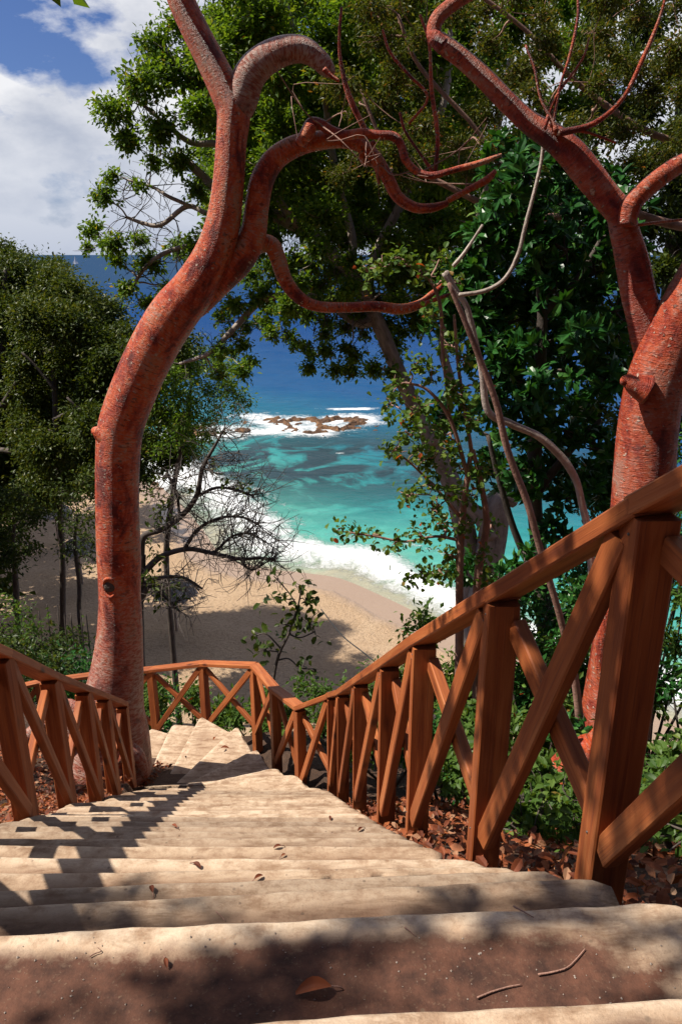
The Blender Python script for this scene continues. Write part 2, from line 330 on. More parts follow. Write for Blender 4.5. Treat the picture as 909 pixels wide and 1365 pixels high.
def tube(bag, pts, rad, segs=8, sub=4, lump=0.0, cap=True):
    pts = np.asarray(pts, float); rad = np.asarray(rad, float)
    PR = catmull(np.hstack([pts, rad[:, None]]), sub); p = PR[:, :3]; r = np.maximum(PR[:, 3], .0008)
    T = np.gradient(p, axis=0); T /= np.linalg.norm(T, axis=1)[:, None] + 1e-9
    u = np.cross(T[0], (0.3, .1, 1)); u /= np.linalg.norm(u); U = [u]
    for i in range(1, len(p)):
        u = U[-1] - T[i] * np.dot(U[-1], T[i]); u /= np.linalg.norm(u) + 1e-9; U.append(u)
    U = np.array(U); W = np.cross(T, U)
    a = np.linspace(0, 2 * math.pi, segs, endpoint=False)
    ca, sa = np.cos(a)[None, :, None], np.sin(a)[None, :, None]
    rr = r[:, None, None] * np.ones((1, segs, 1))
    Ls = np.concatenate([[0], np.cumsum(np.linalg.norm(np.diff(p, axis=0), axis=1))])
    if lump:
        ph = rng.uniform(0, 6.28, 8); q = Ls[:, None] / max(r.max() * 3, 1e-3)
        f = np.zeros((len(p), segs))
        for k in range(1, 5): f += np.sin(k * a[None] + ph[k] + q * (1.3 * (k - 2.2))) / (k + .6) * np.sin(q * .7 * k + ph[k + 3])
        rr = rr * (1 + lump * f[:, :, None])
    V = p[:, None] + (U[:, None] * ca + W[:, None] * sa) * rr
    n, s = len(p), segs
    i = np.arange(n - 1)[:, None] * s; j = np.arange(s)[None]; j2 = (j + 1) % s
    F4 = np.stack([i + j, i + j2, i + s + j2, i + s + j], -1).reshape(-1, 4)
    R0 = rad.mean()
    bc = np.stack([np.broadcast_to(ca[..., 0] * R0, (n, s)), np.broadcast_to(sa[..., 0] * R0, (n, s)), np.broadcast_to(Ls[:, None], (n, s))], -1) + rng.uniform(0, 5)
    V = V.reshape(-1, 3); bc = bc.reshape(-1, 3); F3 = []
    if cap:
        V = np.vstack([V, p[0] - T[0] * r[0] * .3, p[-1] + T[-1] * r[-1] * .5]); bc = np.vstack([bc, bc[0], bc[-1]])
        k = n * s
        F3 = [(k, (q + 1) % s, q) for q in range(s)] + [(k + 1, (n - 1) * s + q, (n - 1) * s + (q + 1) % s) for q in range(s)]
    bag.add(V, F3, F4, bc=bc)
    return p, r
def unit(v): return v / (np.linalg.norm(v, axis=-1, keepdims=True) + 1e-9)
def leaves(bag, c, axis, L_, W_, lv, fine=False, tilt=.55, up=(0, 0, 1)):
    """one leaf blade per row of c, growing along axis"""
    n = len(c); axis = unit(axis)
    nn = np.array(up)[None] + rng.normal(0, tilt, (n, 3)); nn = nn - axis * np.sum(nn * axis, 1)[:, None]; nn = unit(nn)
    s = np.cross(axis, nn); L_ = np.asarray(L_)[:, None] * np.ones((n, 1)); W_ = np.asarray(W_)[:, None] * np.ones((n, 1))
    if not fine:
        V = np.stack([c, c + axis * L_ * .5 + s * W_ * .5 + nn * W_ * .12, c + axis * L_ - nn * L_ * .12, c + axis * L_ * .5 - s * W_ * .5 + nn * W_ * .12], 1)
        k = (np.arange(n) * 4)[:, None]
        F3 = np.concatenate([k + [0, 1, 2], k + [0, 2, 3]]); q = 4
    else:
        f = W_ * .14
        V = np.stack([c, c + axis * L_ * .35 , c + axis * L_ * .72 - nn * L_ * .05, c + axis * L_ - nn * L_ * .16,
                      c + axis * L_ * .30 + s * W_ * .42 + nn * f, c + axis * L_ * .70 + s * W_ * .46 + nn * (f - L_ * .04),
                      c + axis * L_ * .30 - s * W_ * .42 + nn * f, c + axis * L_ * .70 - s * W_ * .46 + nn * (f - L_ * .04)], 1)
        k = (np.arange(n) * 8)[:, None]
        F3 = np.concatenate([k + t for t in ([0, 4, 1], [1, 4, 5], [1, 5, 2], [2, 5, 3], [0, 1, 6], [1, 7, 6], [1, 2, 7], [2, 3, 7])]); q = 8
    bag.add(V.reshape(-1, 3), F3, None, lv=np.repeat(np.clip(lv, 0, 1), q))

class Tree:
    def __init__(s, name, base, label, cat='tree', group=None, bark='greybark', leaf='lf_mid'):
        s.root = thing(name, base, label, cat, group); s.bark = M[bark]; s.leafm = M[leaf]
        s.br = Bag(); s.lf = Bag(); s.nodes = []; s.nr = []; s.k = 0; s.main = s.br
    def limb(s, pts, rad, name=None, segs=14, sub=6, lump=.07, m=None, node=True):
        b = Bag(); p, r = tube(b, pts, rad, segs, sub, lump)
        if node: s.nodes += list(p); s.nr += list(r)
        if name: return b.build(name, m or s.bark, s.root)
        s.br.add(b.V[0], b.F3[0] if b.F3 else None, b.F4[0], bc=b.A['bc'][0])
    def branch_to(s, c, r0=None, wob=.12):
        nd = np.array(s.nodes); d = np.linalg.norm(nd - c, axis=1) + .25 * np.maximum(0, nd[:, 2] - c[2])
        i = int(np.argmin(d)); a = nd[i]; l = np.linalg.norm(c - a)
        if l < .05: return
        r1 = min(s.nr[i] * .7, .012 + .018 * l) if r0 is None else r0
        k = 5; t = np.linspace(0, 1, k)[:, None]
        pts = a * (1 - t) + c * t + np.vstack([np.zeros((1, 3)), rng.normal(0, wob * l / 2.2, (k - 2, 3)), np.zeros((1, 3))])
        pts[1:-1, 2] += .06 * l
        s.limb(pts, np.linspace(r1, max(.006, r1 * .35), k), segs=6, sub=3, lump=0)
    def own(s):      # each branch with its own twigs is one part, up to 85 of them
        s.k += 1
        if s.k <= 85: s.br = Bag()
    def end(s):
        if s.br is not s.main: s.br.build('branch', s.bark, s.root); s.br = s.main
    def clump(s, c, r, n, leaf=.1, wid=.5, flat=.75, twigs=7, per=6, fine=False, droop=.25, tone=0, connect=True, tr=.004, spread=.5):
        """a leafy spray: twigs radiating from c, leaves set along their outer ends"""
        c = np.asarray(c, float)
        if connect: s.own(); s.branch_to(c)
        nt_ = max(3, int(round(n / per)))
        d = unit(rng.normal(0, 1, (nt_, 3)) + (0, 0, .15)); d[:, 2] *= flat
        rr = r * rng.uniform(.25, 1.08, nt_) ** .6
        tip = c + d * rr[:, None]
        for k in range(min(twigs, nt_)):
            md = c + (tip[k] - c) * .5 + rng.normal(0, .1 * r, 3)
            tube(s.br, [c, md, tip[k]], [tr * 1.8, tr * 1.2, tr * .6], 4, 2, 0, False)
        if connect: s.end()
        nl = nt_ * per; ti = np.repeat(np.arange(nt_), per)
        out = unit(d[ti] + rng.normal(0, .35, (nl, 3)))
        base = tip[ti] + rng.normal(0, leaf * spread * 1.0, (nl, 3)) - d[ti] * rng.uniform(0, leaf * 3, nl)[:, None]
        ax = unit(out + rng.normal(0, .6, (nl, 3)) - (0, 0, droop))
        lv = rng.normal(.45 + tone, .20, nl) + np.repeat(rng.normal(0, .12, nt_), per)
        sz = leaf * rng.uniform(.5, 1.35, nl)
        leaves(s.lf, base, ax, sz, sz * wid, lv, fine)
    def rosette(s, c, r, n, leaf=.15, wid=.38, per=9, tone=0, fine=True):
        c = np.asarray(c, float); s.own(); s.branch_to(c)
        d = unit(rng.normal(0, 1, (n, 3)) + (-.1, -.25, .3)); tip = c + d * (r * rng.uniform(.35, 1.05, n))[:, None]
        for k in range(min(n, 8)): tube(s.br, [c, (c + tip[k]) / 2 + rng.normal(0, .08 * r, 3), tip[k]], [.012, .009, .006], 4, 2, 0, False)
        s.end()
        for k in range(n):
            a = rng.uniform(0, 6.28, per); e = rng.uniform(.15, .95, per)
            u = unit(np.cross(d[k], (0.2, 1, .1))); v_ = np.cross(d[k], u)
            ax = u * np.cos(a)[:, None] + v_ * np.sin(a)[:, None] + d[k] * e[:, None] + (0, 0, .12)
            sz = leaf * rng.uniform(.7, 1.15, per)
            leaves(s.lf, tip[k] + np.zeros((per, 3)), ax, sz, sz * wid, rng.normal(.45 + tone, .2, per) + rng.normal(0, .1), fine, .35, up=tuple(d[k] + (0, 0, .3)))
    def done(s, brname='branches', lfname='crown'):
        o = s.main.build(brname, s.bark, s.root)
        if o and (s.k > 85 or brname == 'twigs'): o['kind'] = 'stuff'
        s.lf.build(lfname, s.leafm, s.root, smooth=False)
        return s.root

# ------------------------------------------------------------------ setting
SEA = -18.0
def fbm(x, y, seed=0, oct_=4):
    r = np.random.default_rng(seed); o = np.zeros_like(x, float); a = 1
    for k in range(oct_):
        for _ in range(3):
            th = r.uniform(0, 6.28); f = 2 ** k * r.uniform(.7, 1.3); o += a * np.sin((x * math.cos(th) + y * math.sin(th)) * f + r.uniform(0, 6.28)) / 3
        a *= .5
    return o
wl_px = [(-250, 560), (-40, 590), (120, 612), (190, 632), (232, 656), (275, 700), (305, 738), (354, 753), (410, 760), (460, 768), (520, 793), (560, 812), (606, 836), (700, 868), (820, 915), (1000, 1000)]
WL = np.array([Pz(a, b_, SEA)[:2] for a, b_ in wl_px]); WL = catmull(np.hstack([WL, np.zeros((len(WL), 1))]), 6)[:, :2]
def shore(x, y):
    """signed distance from the waterline, positive out to sea"""
    q = np.stack([x, y], -1).reshape(-1, 2); best = np.full(len(q), 1e9); sg = np.ones(len(q))
    for a, b_ in zip(WL[:-1], WL[1:]):
        ab = b_ - a; t = np.clip(((q - a) @ ab) / (ab @ ab), 0, 1); dv = q - (a + t[:, None] * ab); dd = np.hypot(dv[:, 0], dv[:, 1])
        s_ = ab[0] * (q[:, 1] - a[1]) - ab[1] * (q[:, 0] - a[0]); u = dd < best; best[u] = dd[u]; sg[u] = np.sign(s_[u])
    return (best * sg).reshape(x.shape)
def hill(x, y):
    z = -.52 - .755 * np.clip(y, -3, 6) - .45 * np.clip(y - 6, 0, 3) - .97 * np.clip(y - 9, 0, 60)
    z = z + .7 * np.clip(-3 - y, 0, 25)
    z = z - .10 * np.clip(x - 1.5, 0, 8) + .32 * np.clip(-x - 2.6, 0, 14)
    return z
def ground(x, y, full=False):
    sd_ = shore(x, y)
    beach = SEA - .02 - .045 * sd_ ; beach = np.where(sd_ < -14, SEA - .02 + .63 + (-sd_ - 14) * .03, beach)
    beach = np.minimum(beach, SEA + 1.8) + .05 * fbm(x * .8, y * .8, 5)* (sd_ < -5)
    hx = np.clip(-x - 24 - .25 * np.abs(y - 50), 0, 60); left = np.where(hx > 0, SEA + 1.5 + .55 * hx, -99)   # headland on the left
    ex = np.interp(y, [-3, 0, 3, 6.6, 9, 9.6, 10.2], [1.0, .9, .22, -.15, -1.2, -3, -3]); el = np.interp(y, [-3, 3, 6.5, 6.7, 9.6, 10.2], [-1.7, -1.7, -2.1, -6, -6, -3])
    ins = np.clip((ex - x) / .15 + .3, 0, 1) * np.clip((x - el) / .15 + .3, 0, 1)
    ins = ins * (y < 9.7)
    h = hill(x, y) - ins * np.where(y > 6.6, .25, .42) + .06 * (1 - ins) * fbm(x * 2.3, y * 2.3, 3)
    z = np.maximum(np.maximum(h, beach), np.where(y > 26, np.minimum(left, -8), -99))
    sandw = np.clip((beach - h) / .6 + .5, 0, 1) * np.where((y > 26) & (left > beach), 0.0, 1.0)
    if full: return z, sandw, sd_
    return z
def G(x, y): return float(ground(np.array([float(x)]), np.array([float(y)]))[0])

xs = np.concatenate([np.linspace(-6000, -130, 8), np.linspace(-120, -20, 50), np.linspace(-19.6, 14, 200), np.linspace(15, 60, 30), np.linspace(80, 6000, 7)])
ys = np.concatenate([np.linspace(-6000, -60, 6), np.linspace(-50, -1, 20), np.linspace(-.8, 14, 150), np.linspace(14.2, 60, 180), np.linspace(61, 170, 50)])
X, Y = np.meshgrid(xs, ys); Z, S_, SD = ground(X, Y, True)
i = np.arange(len(ys) - 1)[:, None] * len(xs); j = np.arange(len(xs) - 1)[None]
grid = np.stack([i + j, i + j + 1, i + len(xs) + j + 1, i + len(xs) + j], -1).reshape(-1, 4)
tag(mk('ground', np.stack([X, Y, Z], -1).reshape(-1, 3), grid, M['soil'], attrs={'sand': S_.ravel(), 'wet': np.clip(1 + (SD + .6) / 3.2, 0, 1).ravel()}), kind='structure')

# sea
rock_px = [(388, 566, 11), (404, 574, 13), (420, 570, 14), (437, 563, 12), (452, 560, 12), (468, 557, 10), (482, 561, 7), (345, 556, 8), (365, 561, 10), (325, 574, 8), (280, 580, 14), (248, 577, 12), (262, 571, 8), (205, 645, 6), (213, 652, 4), (300, 571, 6), (398, 558, 7), (192, 640, 7), (428, 577, 8), (375, 572, 7)]
RK = [(Pz(a, b_, SEA), r_) for a, b_, r_ in rock_px]
ang = np.linspace(-.95, .95, 420); rr = np.concatenate([np.linspace(22, 60, 150), np.geomspace(60.3, 170, 200), np.geomspace(172, 12000, 60)])
A_, R_ = np.meshgrid(ang, rr); X = np.tan(A_) * R_ * .9; Y = R_ + 0 * A_
SD = shore(X, Y)
fw = np.interp(X, [-12, 2, 8], [4.3, 3.5, 2.4])
foam = np.clip(1.18 - np.abs(SD - fw + .9 - .6 * fbm(X * .35, Y * .35, 11)) / fw, 0, 1.2) * .78
foam = np.maximum(foam, .42 * np.clip(1 - np.abs(SD - 6.5 - 1.2 * fbm(X * .2, Y * .2, 12)) / 1.6, 0, 1))
for (c_, r_) in RK:
    rad = r_ * c_[1] / 1000 * 1.2
    dr = np.hypot((X - c_[0]) / 1.5, (Y - c_[1]))
    foam = np.maximum(foam, np.clip(.66 - .38 * np.maximum(0, dr - rad) / (1.5 + rad), 0, 1))
fq = Pz(470, 545, SEA); foam = np.maximum(foam, np.clip(1.0 - np.hypot((X - fq[0]) / 6.5, (Y - fq[1]) / 1.6), 0, .85))
fq = Pz(452, 604, SEA); foam = np.maximum(foam, np.clip(.9 - np.hypot((X - fq[0]) / 1.0, (Y - fq[1]) / .5), 0, .8))
fq = Pz(345, 575, SEA); foam = np.maximum(foam, np.clip(1.0 - np.hypot((X - fq[0]) / 7.5, (Y - fq[1]) / 3), 0, .75))
fq = Pz(225, 640, SEA); foam = np.maximum(foam, np.clip(1.0 - np.hypot((X - fq[0]) / 6.5, (Y - fq[1]) / 4), 0, .85))
r0 = Pz(420, 615, SEA); reef = np.clip(1.4 - np.hypot((X - r0[0]) / 26, (Y - r0[1]) / 13), 0, 1)
Zs = SEA + .10 * fbm(X * .5, Y * .9, 21, 3) * np.clip(SD / 8, 0, 1) + .28 * np.exp(-((SD - 2.6) / .9) ** 2)
Zs = np.where(SD < -3, SEA - .6, Zs)
n_ = len(ang); i = np.arange(len(rr) - 1)[:, None] * n_; j = np.arange(n_ - 1)[None]
grid = np.stack([i + j, i + j + 1, i + n_ + j + 1, i + n_ + j], -1).reshape(-1, 4)
tag(mk('sea', np.stack([X, Y, Zs], -1).reshape(-1, 3), grid, M['sea'], attrs={'shore': SD.ravel(), 'foam': foam.ravel(), 'reef': reef.ravel()}), kind='structure')

def rock(name, c, rx, ry, rz, m, label, cat='rock', group=None, seed=0, parent=None):
    import bmesh
    bm = bmesh.new(); bmesh.ops.create_icosphere(bm, subdivisions=4, radius=1)
    V = np.array([v.co[:] for v in bm.verts]); Fq = np.array([[v.index for v in f.verts] for f in bm.faces]); bm.free()
    f = 1 + .34 * fbm(V[:, 0] * 2.1 + V[:, 2], V[:, 1] * 2.1 - V[:, 2] * 1.7, seed, 5) + .28 * (1 - 2 * np.abs(fbm(V[:, 0] * 3.1 + V[:, 2], V[:, 1] * 3.3 - V[:, 2], seed + 9, 3)))
    V = V * f[:, None] * (rx, ry, rz)
    o = mk(name, V + c, Fq, m, None, True, origin=c); return tag(o, label, cat, group)
rl = ['low brown reef rock at the left end of the reef row', 'reef rock in foam just right of the row\'s left end', 'broad orange brown reef rock in the middle of the reef', 'sunlit reef rock right of the reef\'s broad middle rock', 'orange topped reef rock toward the seaward end of the row', 'ochre reef rock beside the breaking white surf', 'small farthest right reef rock under the surf line', 'small dark rock awash left of the main reef', 'brown rock awash between main reef and lone left rocks', 'dark rock in white foam nearer shore left of the reef', 'largest dark boulder in the foam behind the red trunk\'s branches', 'brown boulder in the surf beside the red trunk', 'small boulder behind the two boulders beside the red trunk', 'small rock at the water\'s edge right of the red trunk', 'tiny stone on the sand right of the red trunk', 'small dark rock seaward of the foam patch left of the reef', 'small rock on the seaward side of the reef', 'dark rock on the wet sand touching the red trunk', 'low rock on the shoreward side of the reef', 'dark low rock in foam at the reef\'s shoreward left corner']
for k, (c_, r_) in enumerate(RK):
    if k in (0, 1, 2, 3, 4, 5, 7, 8, 15, 16, 18, 19): continue
    q = r_ * c_[1] / 1000
    rock('rock', c_ + (0, 0, .05 * q), q * 1.15, q * .8, q * .36, M['rock'], rl[k], group='rocks along the reef and surf', seed=40 + k)
def outcrop(px, py, rx, ry, seed, lab, hgt=1.0):
    """a jagged shelf of rock breaking the surface in many small heads"""
    c_ = Pz(px, py, SEA); n = 150; u, v = np.meshgrid(np.linspace(-1, 1, n), np.linspace(-1, 1, n)); X_ = c_[0] + u * rx; Y_ = c_[1] + v * ry
    mk_ = np.clip(1.15 - (u ** 2 + v ** 2) ** .5 - .22 * fbm(u * 3 + seed, v * 3, seed), -1, 1)
    rid = 1 - 2 * np.abs(fbm(X_ * 1.1, Y_ * .8, seed + 3, 4)); fine = fbm(X_ * 3.1, Y_ * 3.1, seed + 5, 4)
    Z_ = SEA - .55 + hgt * (np.clip(mk_, -1, .5) * 1.5 * (.45 + .55 * rid) + .16 * fine * (mk_ > 0)) ; Z_ = np.where(mk_ <= 0, SEA - .6, Z_)
    i = np.arange(n - 1)[:, None] * n; j = np.arange(n - 1)[None]
    return tag(mk('reef_rock', np.stack([X_, Y_, Z_], -1).reshape(-1, 3), np.stack([i + j, i + j + 1, i + n + j + 1, i + n + j], -1).reshape(-1, 4), M['rock'], None, False, origin=c_), lab, 'rock')
outcrop(436, 566, 6.0, 6.0, 3, 'long jagged brown reef breaking the surface in the white surf', 1.25)
outcrop(352, 562, 3.2, 3.5, 8, 'small low reef shelf awash left of the long jagged reef', 1.0)

# ------------------------------------------------------------------ staircase
re = np.array([(.9, -.6), (.86, .7), (.78, 1.26), (.70, 1.6), (.57, 1.77), (.45, 1.98), (.35, 2.19), (.31, 2.41), (.27, 2.61), (.24, 2.8), (.21, 3.03), (.18, 3.25), (.15, 3.47), (.12, 3.72), (.10, 3.98), (.06, 4.3), (.03, 4.62), (0, 4.95), (-.03, 5.3), (-.07, 5.65), (-.11, 6.0), (-.2, 6.4)])
stair = thing('concrete_staircase', (-.5, .4, -.95), 'weathered concrete steps winding down to the beach between the timber railings', 'staircase')
def slope(y): return -.38 - .755 * y
def step(pr, pl, back_r, back_l, z, th=.34, nose=.0, seed=0, n=60):
    """one cast step: nosing edge from pl to pr at height z, running back to back_l/back_r under the step above"""
    t = np.linspace(0, 1, n)[:, None]
    E_ = np.array(pl)[None] * (1 - t) + np.array(pr)[None] * t; B_ = np.array(back_l)[None] * (1 - t) + np.array(back_r)[None] * t
    dirn = unit(E_ - B_); u = t[:, 0] * np.hypot(*(np.array(pr) - pl))
    jit = .005 * fbm(u * 3, u * 0 + seed, seed + 100) + .0035 * fbm(u * 30, u * 0, seed + 150)
    # rounded, crumbled ends
    er = np.minimum(t[:, 0], 1 - t[:, 0]) * np.hypot(*(np.array(pr) - pl)); jit = jit - .035 * np.exp(-er / .03)
    zj = .0008 * fbm(u * 5, u * 0 + 2, seed + 200)
    prof = [(-1e9, 0), (-.75, 0), (-.5, 0), (-.3, 0), (-.07, 0), (-.022, 0), (-.010, -.0015), (-.003, -.007), (0, -.018), (0, -.034), (-.004, -.06), (-.01, -.12), (-.02, -th)]
    rows = []; bl = np.linalg.norm(E_ - B_, axis=1)
    for (o, dz) in prof:
        if o in (-1e9, -.75, -.5, -.3): fr = {-1e9: 0, -.75: .25, -.5: .5, -.3: .7}[o]; q = B_ + (E_ - B_) * fr; off = 0
        else: q = E_ + dirn * (jit + o)[:, None]; off = 0
        rows.append(np.column_stack([q, z + dz + zj]))
    rows.append(np.column_stack([B_, np.full(n, z - th)]))
    V = np.concatenate(rows); m_ = len(rows)
    i = np.arange(m_ - 1)[:, None] * n; j = np.arange(n - 1)[None]
    F4 = np.stack([i + j, i + n + j, i + n + j + 1, i + j + 1], -1).reshape(-1, 4)
    # end caps
    l_ = [k * n for k in range(m_)]; r_ = [k * n + n - 1 for k in range(m_)]
    F3 = [(l_[0], l_[k + 1], l_[k]) for k in range(1, m_ - 1)] + [(r_[0], r_[k], r_[k + 1]) for k in range(1, m_ - 1)]
    dirt_shade = np.concatenate([np.clip(np.linalg.norm(r__[:, :2] - E_, axis=1) / .13 - .1, 0, 1) * np.clip((1 - t[:, 0]) * 9 - .1, 0, 1) for r__ in rows])
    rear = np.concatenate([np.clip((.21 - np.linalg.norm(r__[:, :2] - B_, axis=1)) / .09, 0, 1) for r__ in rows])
    tone = rng.uniform(0, 1) if z > -5.3 else 1.0
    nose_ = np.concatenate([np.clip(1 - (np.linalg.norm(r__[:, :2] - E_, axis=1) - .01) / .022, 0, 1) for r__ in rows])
    if z < -5.3: dirt_shade = dirt_shade * .25
    mk('step', V, [np.array(F3), F4], M['concrete'], stair, True, attrs={'dirt_shade': dirt_shade, 'nose': nose_, 'rear': rear, 'tone': np.full(len(V), tone)})
def ledge(y): return float(np.interp(y, [0, 3.0, 3.4, 4.4, 5.5, 6.5], [-1.62, -1.68, -1.75, -1.88, -2.0, -2.1]))
NO = [(.696, .06, -.91, 1.02), (1.181, .064, -1.28, .74), (1.522, .067, -1.55, .70), (1.667, .048, -1.66, .62), (1.806, .019, -1.76, .54), (1.963, -.006, -1.875, .47)]
NO += [(float(y), rng.normal(0, .006), slope(float(y)), float(x) + .01) for x, y in re[6:]]
prev = None
for k, (y0, m_, z, xr) in enumerate(NO):
    xl = ledge(y0) + rng.normal(0, .03); pr = (xr, y0 + m_ * xr); pl = (xl, y0 + m_ * xl)
    if prev is None: br, bl = (xr, -.7), (xl, -.9)
    else: br, bl = (xr, prev[0] + prev[1] * xr - .10), (xl, prev[0] + prev[1] * xl - .10)
    step(pr, pl, br, bl, z, th=.42 if k < 3 else .34, seed=k)
    prev = (y0, m_)
prev = (pr, pl)
# winders turning left about the foot of the left railing
pvt = np.array([-2.16, 6.62])
outer = []
for (a, b_, z) in [(392.6, 1031.7, -5.38), (367.8, 1022.5, -5.55), (341.4, 997.7, -5.72), (315, 967.4, -5.89), (267, 954.8, -6.06), (229, 965.7, -6.23), (199.5, 970.7, -6.40), (165, 980, -6.57), (128, 985, -6.74), (90, 990, -6.91), (50, 1000, -7.08)]:
    outer.append(Pz(a, b_, z))
pr0, pl0 = prev
for k, o in enumerate(outer):
    q = outer[k - 1] if k else np.array([pr0[0], pr0[1], 0])
    a_in = pvt + np.array([-.015 * k, .05 * k])
    if k >= 5: a_in = pvt + np.array([-.05 - .28 * (k - 4), .35 - .02 * k])
    b_in = pvt + np.array([-.03, -.02]) if k < 6 else pvt + np.array([-.05 - .28 * (k - 5), .30 - .02 * k])
    bo = q[:2] - (o[:2] - q[:2]) * .15
    step(o[:2], a_in, bo, b_in, o[2], th=.30, seed=60 + k)

# ------------------------------------------------------------------ timber railings
def board(p0, p1, w_, t_, side, name, parent, ch=.005, bow=0.0):
    """squared timber from p0 to p1; w_ across `side`, t_ the other way; chamfered edges"""
    p0 = np.array(p0, float); p1 = np.array(p1, float); ax = unit(p1 - p0); side = np.array(side, float)
    side = unit(side - ax * np.dot(side, ax)); up = np.cross(ax, side)
    a, b_ = w_ / 2, t_ / 2
    sec = [(a, b_ - ch), (a - ch, b_), (-a + ch, b_), (-a, b_ - ch), (-a, -b_ + ch), (-a + ch, -b_), (a - ch, -b_), (a, -b_ + ch)]
    n = 6; ln = np.linalg.norm(p1 - p0); V = []; gc = []; off = rng.uniform(0, 20, 3)
    for q in range(n):
        t = q / (n - 1); c = p0 + (p1 - p0) * t + side * math.sin(t * math.pi) * bow
        for s in sec: V.append(c + side * s[0] + up * s[1]); gc.append((t * ln + off[0], s[0] + off[1], s[1] + off[2]))
    F4 = [(q * 8 + s, q * 8 + (s + 1) % 8, (q + 1) * 8 + (s + 1) % 8, (q + 1) * 8 + s) for q in range(n - 1) for s in range(8)]
    F3 = [(0, s + 1, s) for s in range(1, 7)] + [((n - 1) * 8, (n - 1) * 8 + s, (n - 1) * 8 + s + 1) for s in range(1, 7)]
    return mk(name, V, [np.array(F3), np.array(F4)], M['wood'], parent, False, attrs={'gc': np.array(gc), 'tone': np.full(len(V), rng.uniform(.35, 1))})
def railing(posts, root, joints, w=.105, H=1.0, rw=.13, square=0, front=1):
    """posts: (x,y,base_z,top_z) centres; joints: indices where the handrail boards meet"""
    n = len(posts); Pp = [np.array(p_[:2]) for p_ in posts]
    dirs = []
    for i in range(n):
        a = Pp[max(0, i - 1)]; b_ = Pp[min(n - 1, i + 1)]; dirs.append(unit(b_ - a))
    for i in range(n):
        x, y, zb, zt = posts[i]; d = dirs[i] if i >= square else unit(np.array([rng.normal(-.02, .03), 1.0]))   # on the straight flight the posts stand square to the steps
        board((x, y, zb - .3), (x, y, zt + .012), w, w, (-d[1], d[0], 0), 'post', root)
    for i in range(n - 1):
        a, b_ = posts[i], posts[i + 1]; d = unit(Pp[i + 1] - Pp[i]); sd_ = np.array([-d[1], d[0], 0])
        h = w / 2 + .0; A0 = np.array([Pp[i][0], Pp[i][1], 0]) + np.append(d, 0) * h; B0 = np.array([Pp[i + 1][0], Pp[i + 1][1], 0]) - np.append(d, 0) * h
        for (za, zb, off) in ((a[2] + .07, b_[3] - .06, -.027 * front), (a[3] - .06, b_[2] + .07, .027 * front)):
            board(A0 + (0, 0, za) + sd_ * off, B0 + (0, 0, zb) + sd_ * off, .047, .075, sd_, 'brace', root)
    if front == 1:
        for i in range(2, 7):      # nail heads where the rail and braces are fixed
            x, y, zb, zt = posts[i]; f = np.array([-1.0, 0, 0])
            for (dx, dz) in ((-.012, -.035), (.018, -.075), (.0, -.93)):
                b_ = Bag(); q = np.array([x - w / 2, y + dx, zt + dz]); tube(b_, [q + (.004, 0, 0), q - (.0018, 0, 0)], [.0045, .0042], 8, 1, 0); b_.build('nail_head', M['bolt'], root)
    J = joints
    for a, b_ in zip(J[:-1], J[1:]):
        p0 = np.array([posts[a][0], posts[a][1], posts[a][3] + .038]); p1 = np.array([posts[b_][0], posts[b_][1], posts[b_][3] + .038])
        d = unit(p1 - p0); side = unit(np.array([-d[1], d[0], 0]))
        board(p0 - d * (.0 if a else .09), p1 + d * .012, rw, .05, side, 'handrail', root)
def pp(xt, yt, xb, yb, dx=.05, dy=.05):
    a = Pz(xt, yt, -1); b_ = Pz(xb, yb, -1); ha = np.hypot(a[0], a[1]); hb = np.hypot(b_[0], b_[1])
    D = 1 / (1 / hb - 1 / ha); q = b_ / hb * D; return (q[0] + dx, q[1] + dy, q[2], q[2] + 1.0)
R_posts = [(.98, .10, -.55, .50), (.86, .85, -1.02, .0)]
R_posts += [pp(835, 705, 790, 1163), pp(653, 813, 629, 1137), pp(560, 869.5, 543, 1107), pp(512, 897.5, 503.6, 1092), pp(475, 919, 470.6, 1072), pp(451.5, 932, 450, 1060), pp(439, 935, 437, 1051)]
R_posts[2] = (R_posts[2][0], R_posts[2][1] + .02, -1.62, -.60)
R_posts[1] = (.93, .72, -.92, .08); R_posts[0] = (1.13, -.2, -.25, .78)
def lp(px, py, y):      # top of a landing post
    q = P(px, py, y); return (q[0], q[1] + .03, q[2] - 1.0, q[2])
R_posts += [lp(399, 949, 6.9), lp(366, 924, 7.55), lp(339, 892, 8.5), lp(270, 889, 9.2), lp(201, 897, 9.55), lp(125, 904, 9.75), lp(52, 914, 9.8), lp(-20, 930, 9.8)]
rt = thing('timber_railing', (R_posts[2][0], R_posts[2][1], -1.8), 'reddish timber railing down the right side of the steps and round the landing', 'railing')
railing(R_posts, rt, list(range(0, len(R_posts))), square=9)
Lm = [pp(33, 893, 44, 1103, -.05), pp(88, 916, 97, 1080, -.05), pp(130, 931.5, 135, 1070, -.05), pp(155, 940, 158, 1063, -.05), pp(178, 948, 180, 1056, -.05)]
a0 = Lm[0]; L_posts = [(-1.50, 1.3, slope(1.3), slope(1.3) + 1), (-1.62, 2.35, slope(2.35) - .02, slope(2.35) + 1)] + Lm
# straighten the measured bases onto the flight
L_posts = [(x, y, slope(y) - .02 if k > 1 else z, (slope(y) + 1.0 - .015)) for k, (x, y, z, zt) in enumerate(L_posts)]
for q in L_posts: print('Lpost', np.round(q, 2))
for q in R_posts: print('Rpost', np.round(q, 2))
lt = thing('timber_railing', (L_posts[2][0], L_posts[2][1], L_posts[2][2]), 'shaded timber railing left of the steps, ending in front of the big red trunk', 'railing')
railing(L_posts, lt, list(range(0, len(L_posts))), square=99, front=-1)

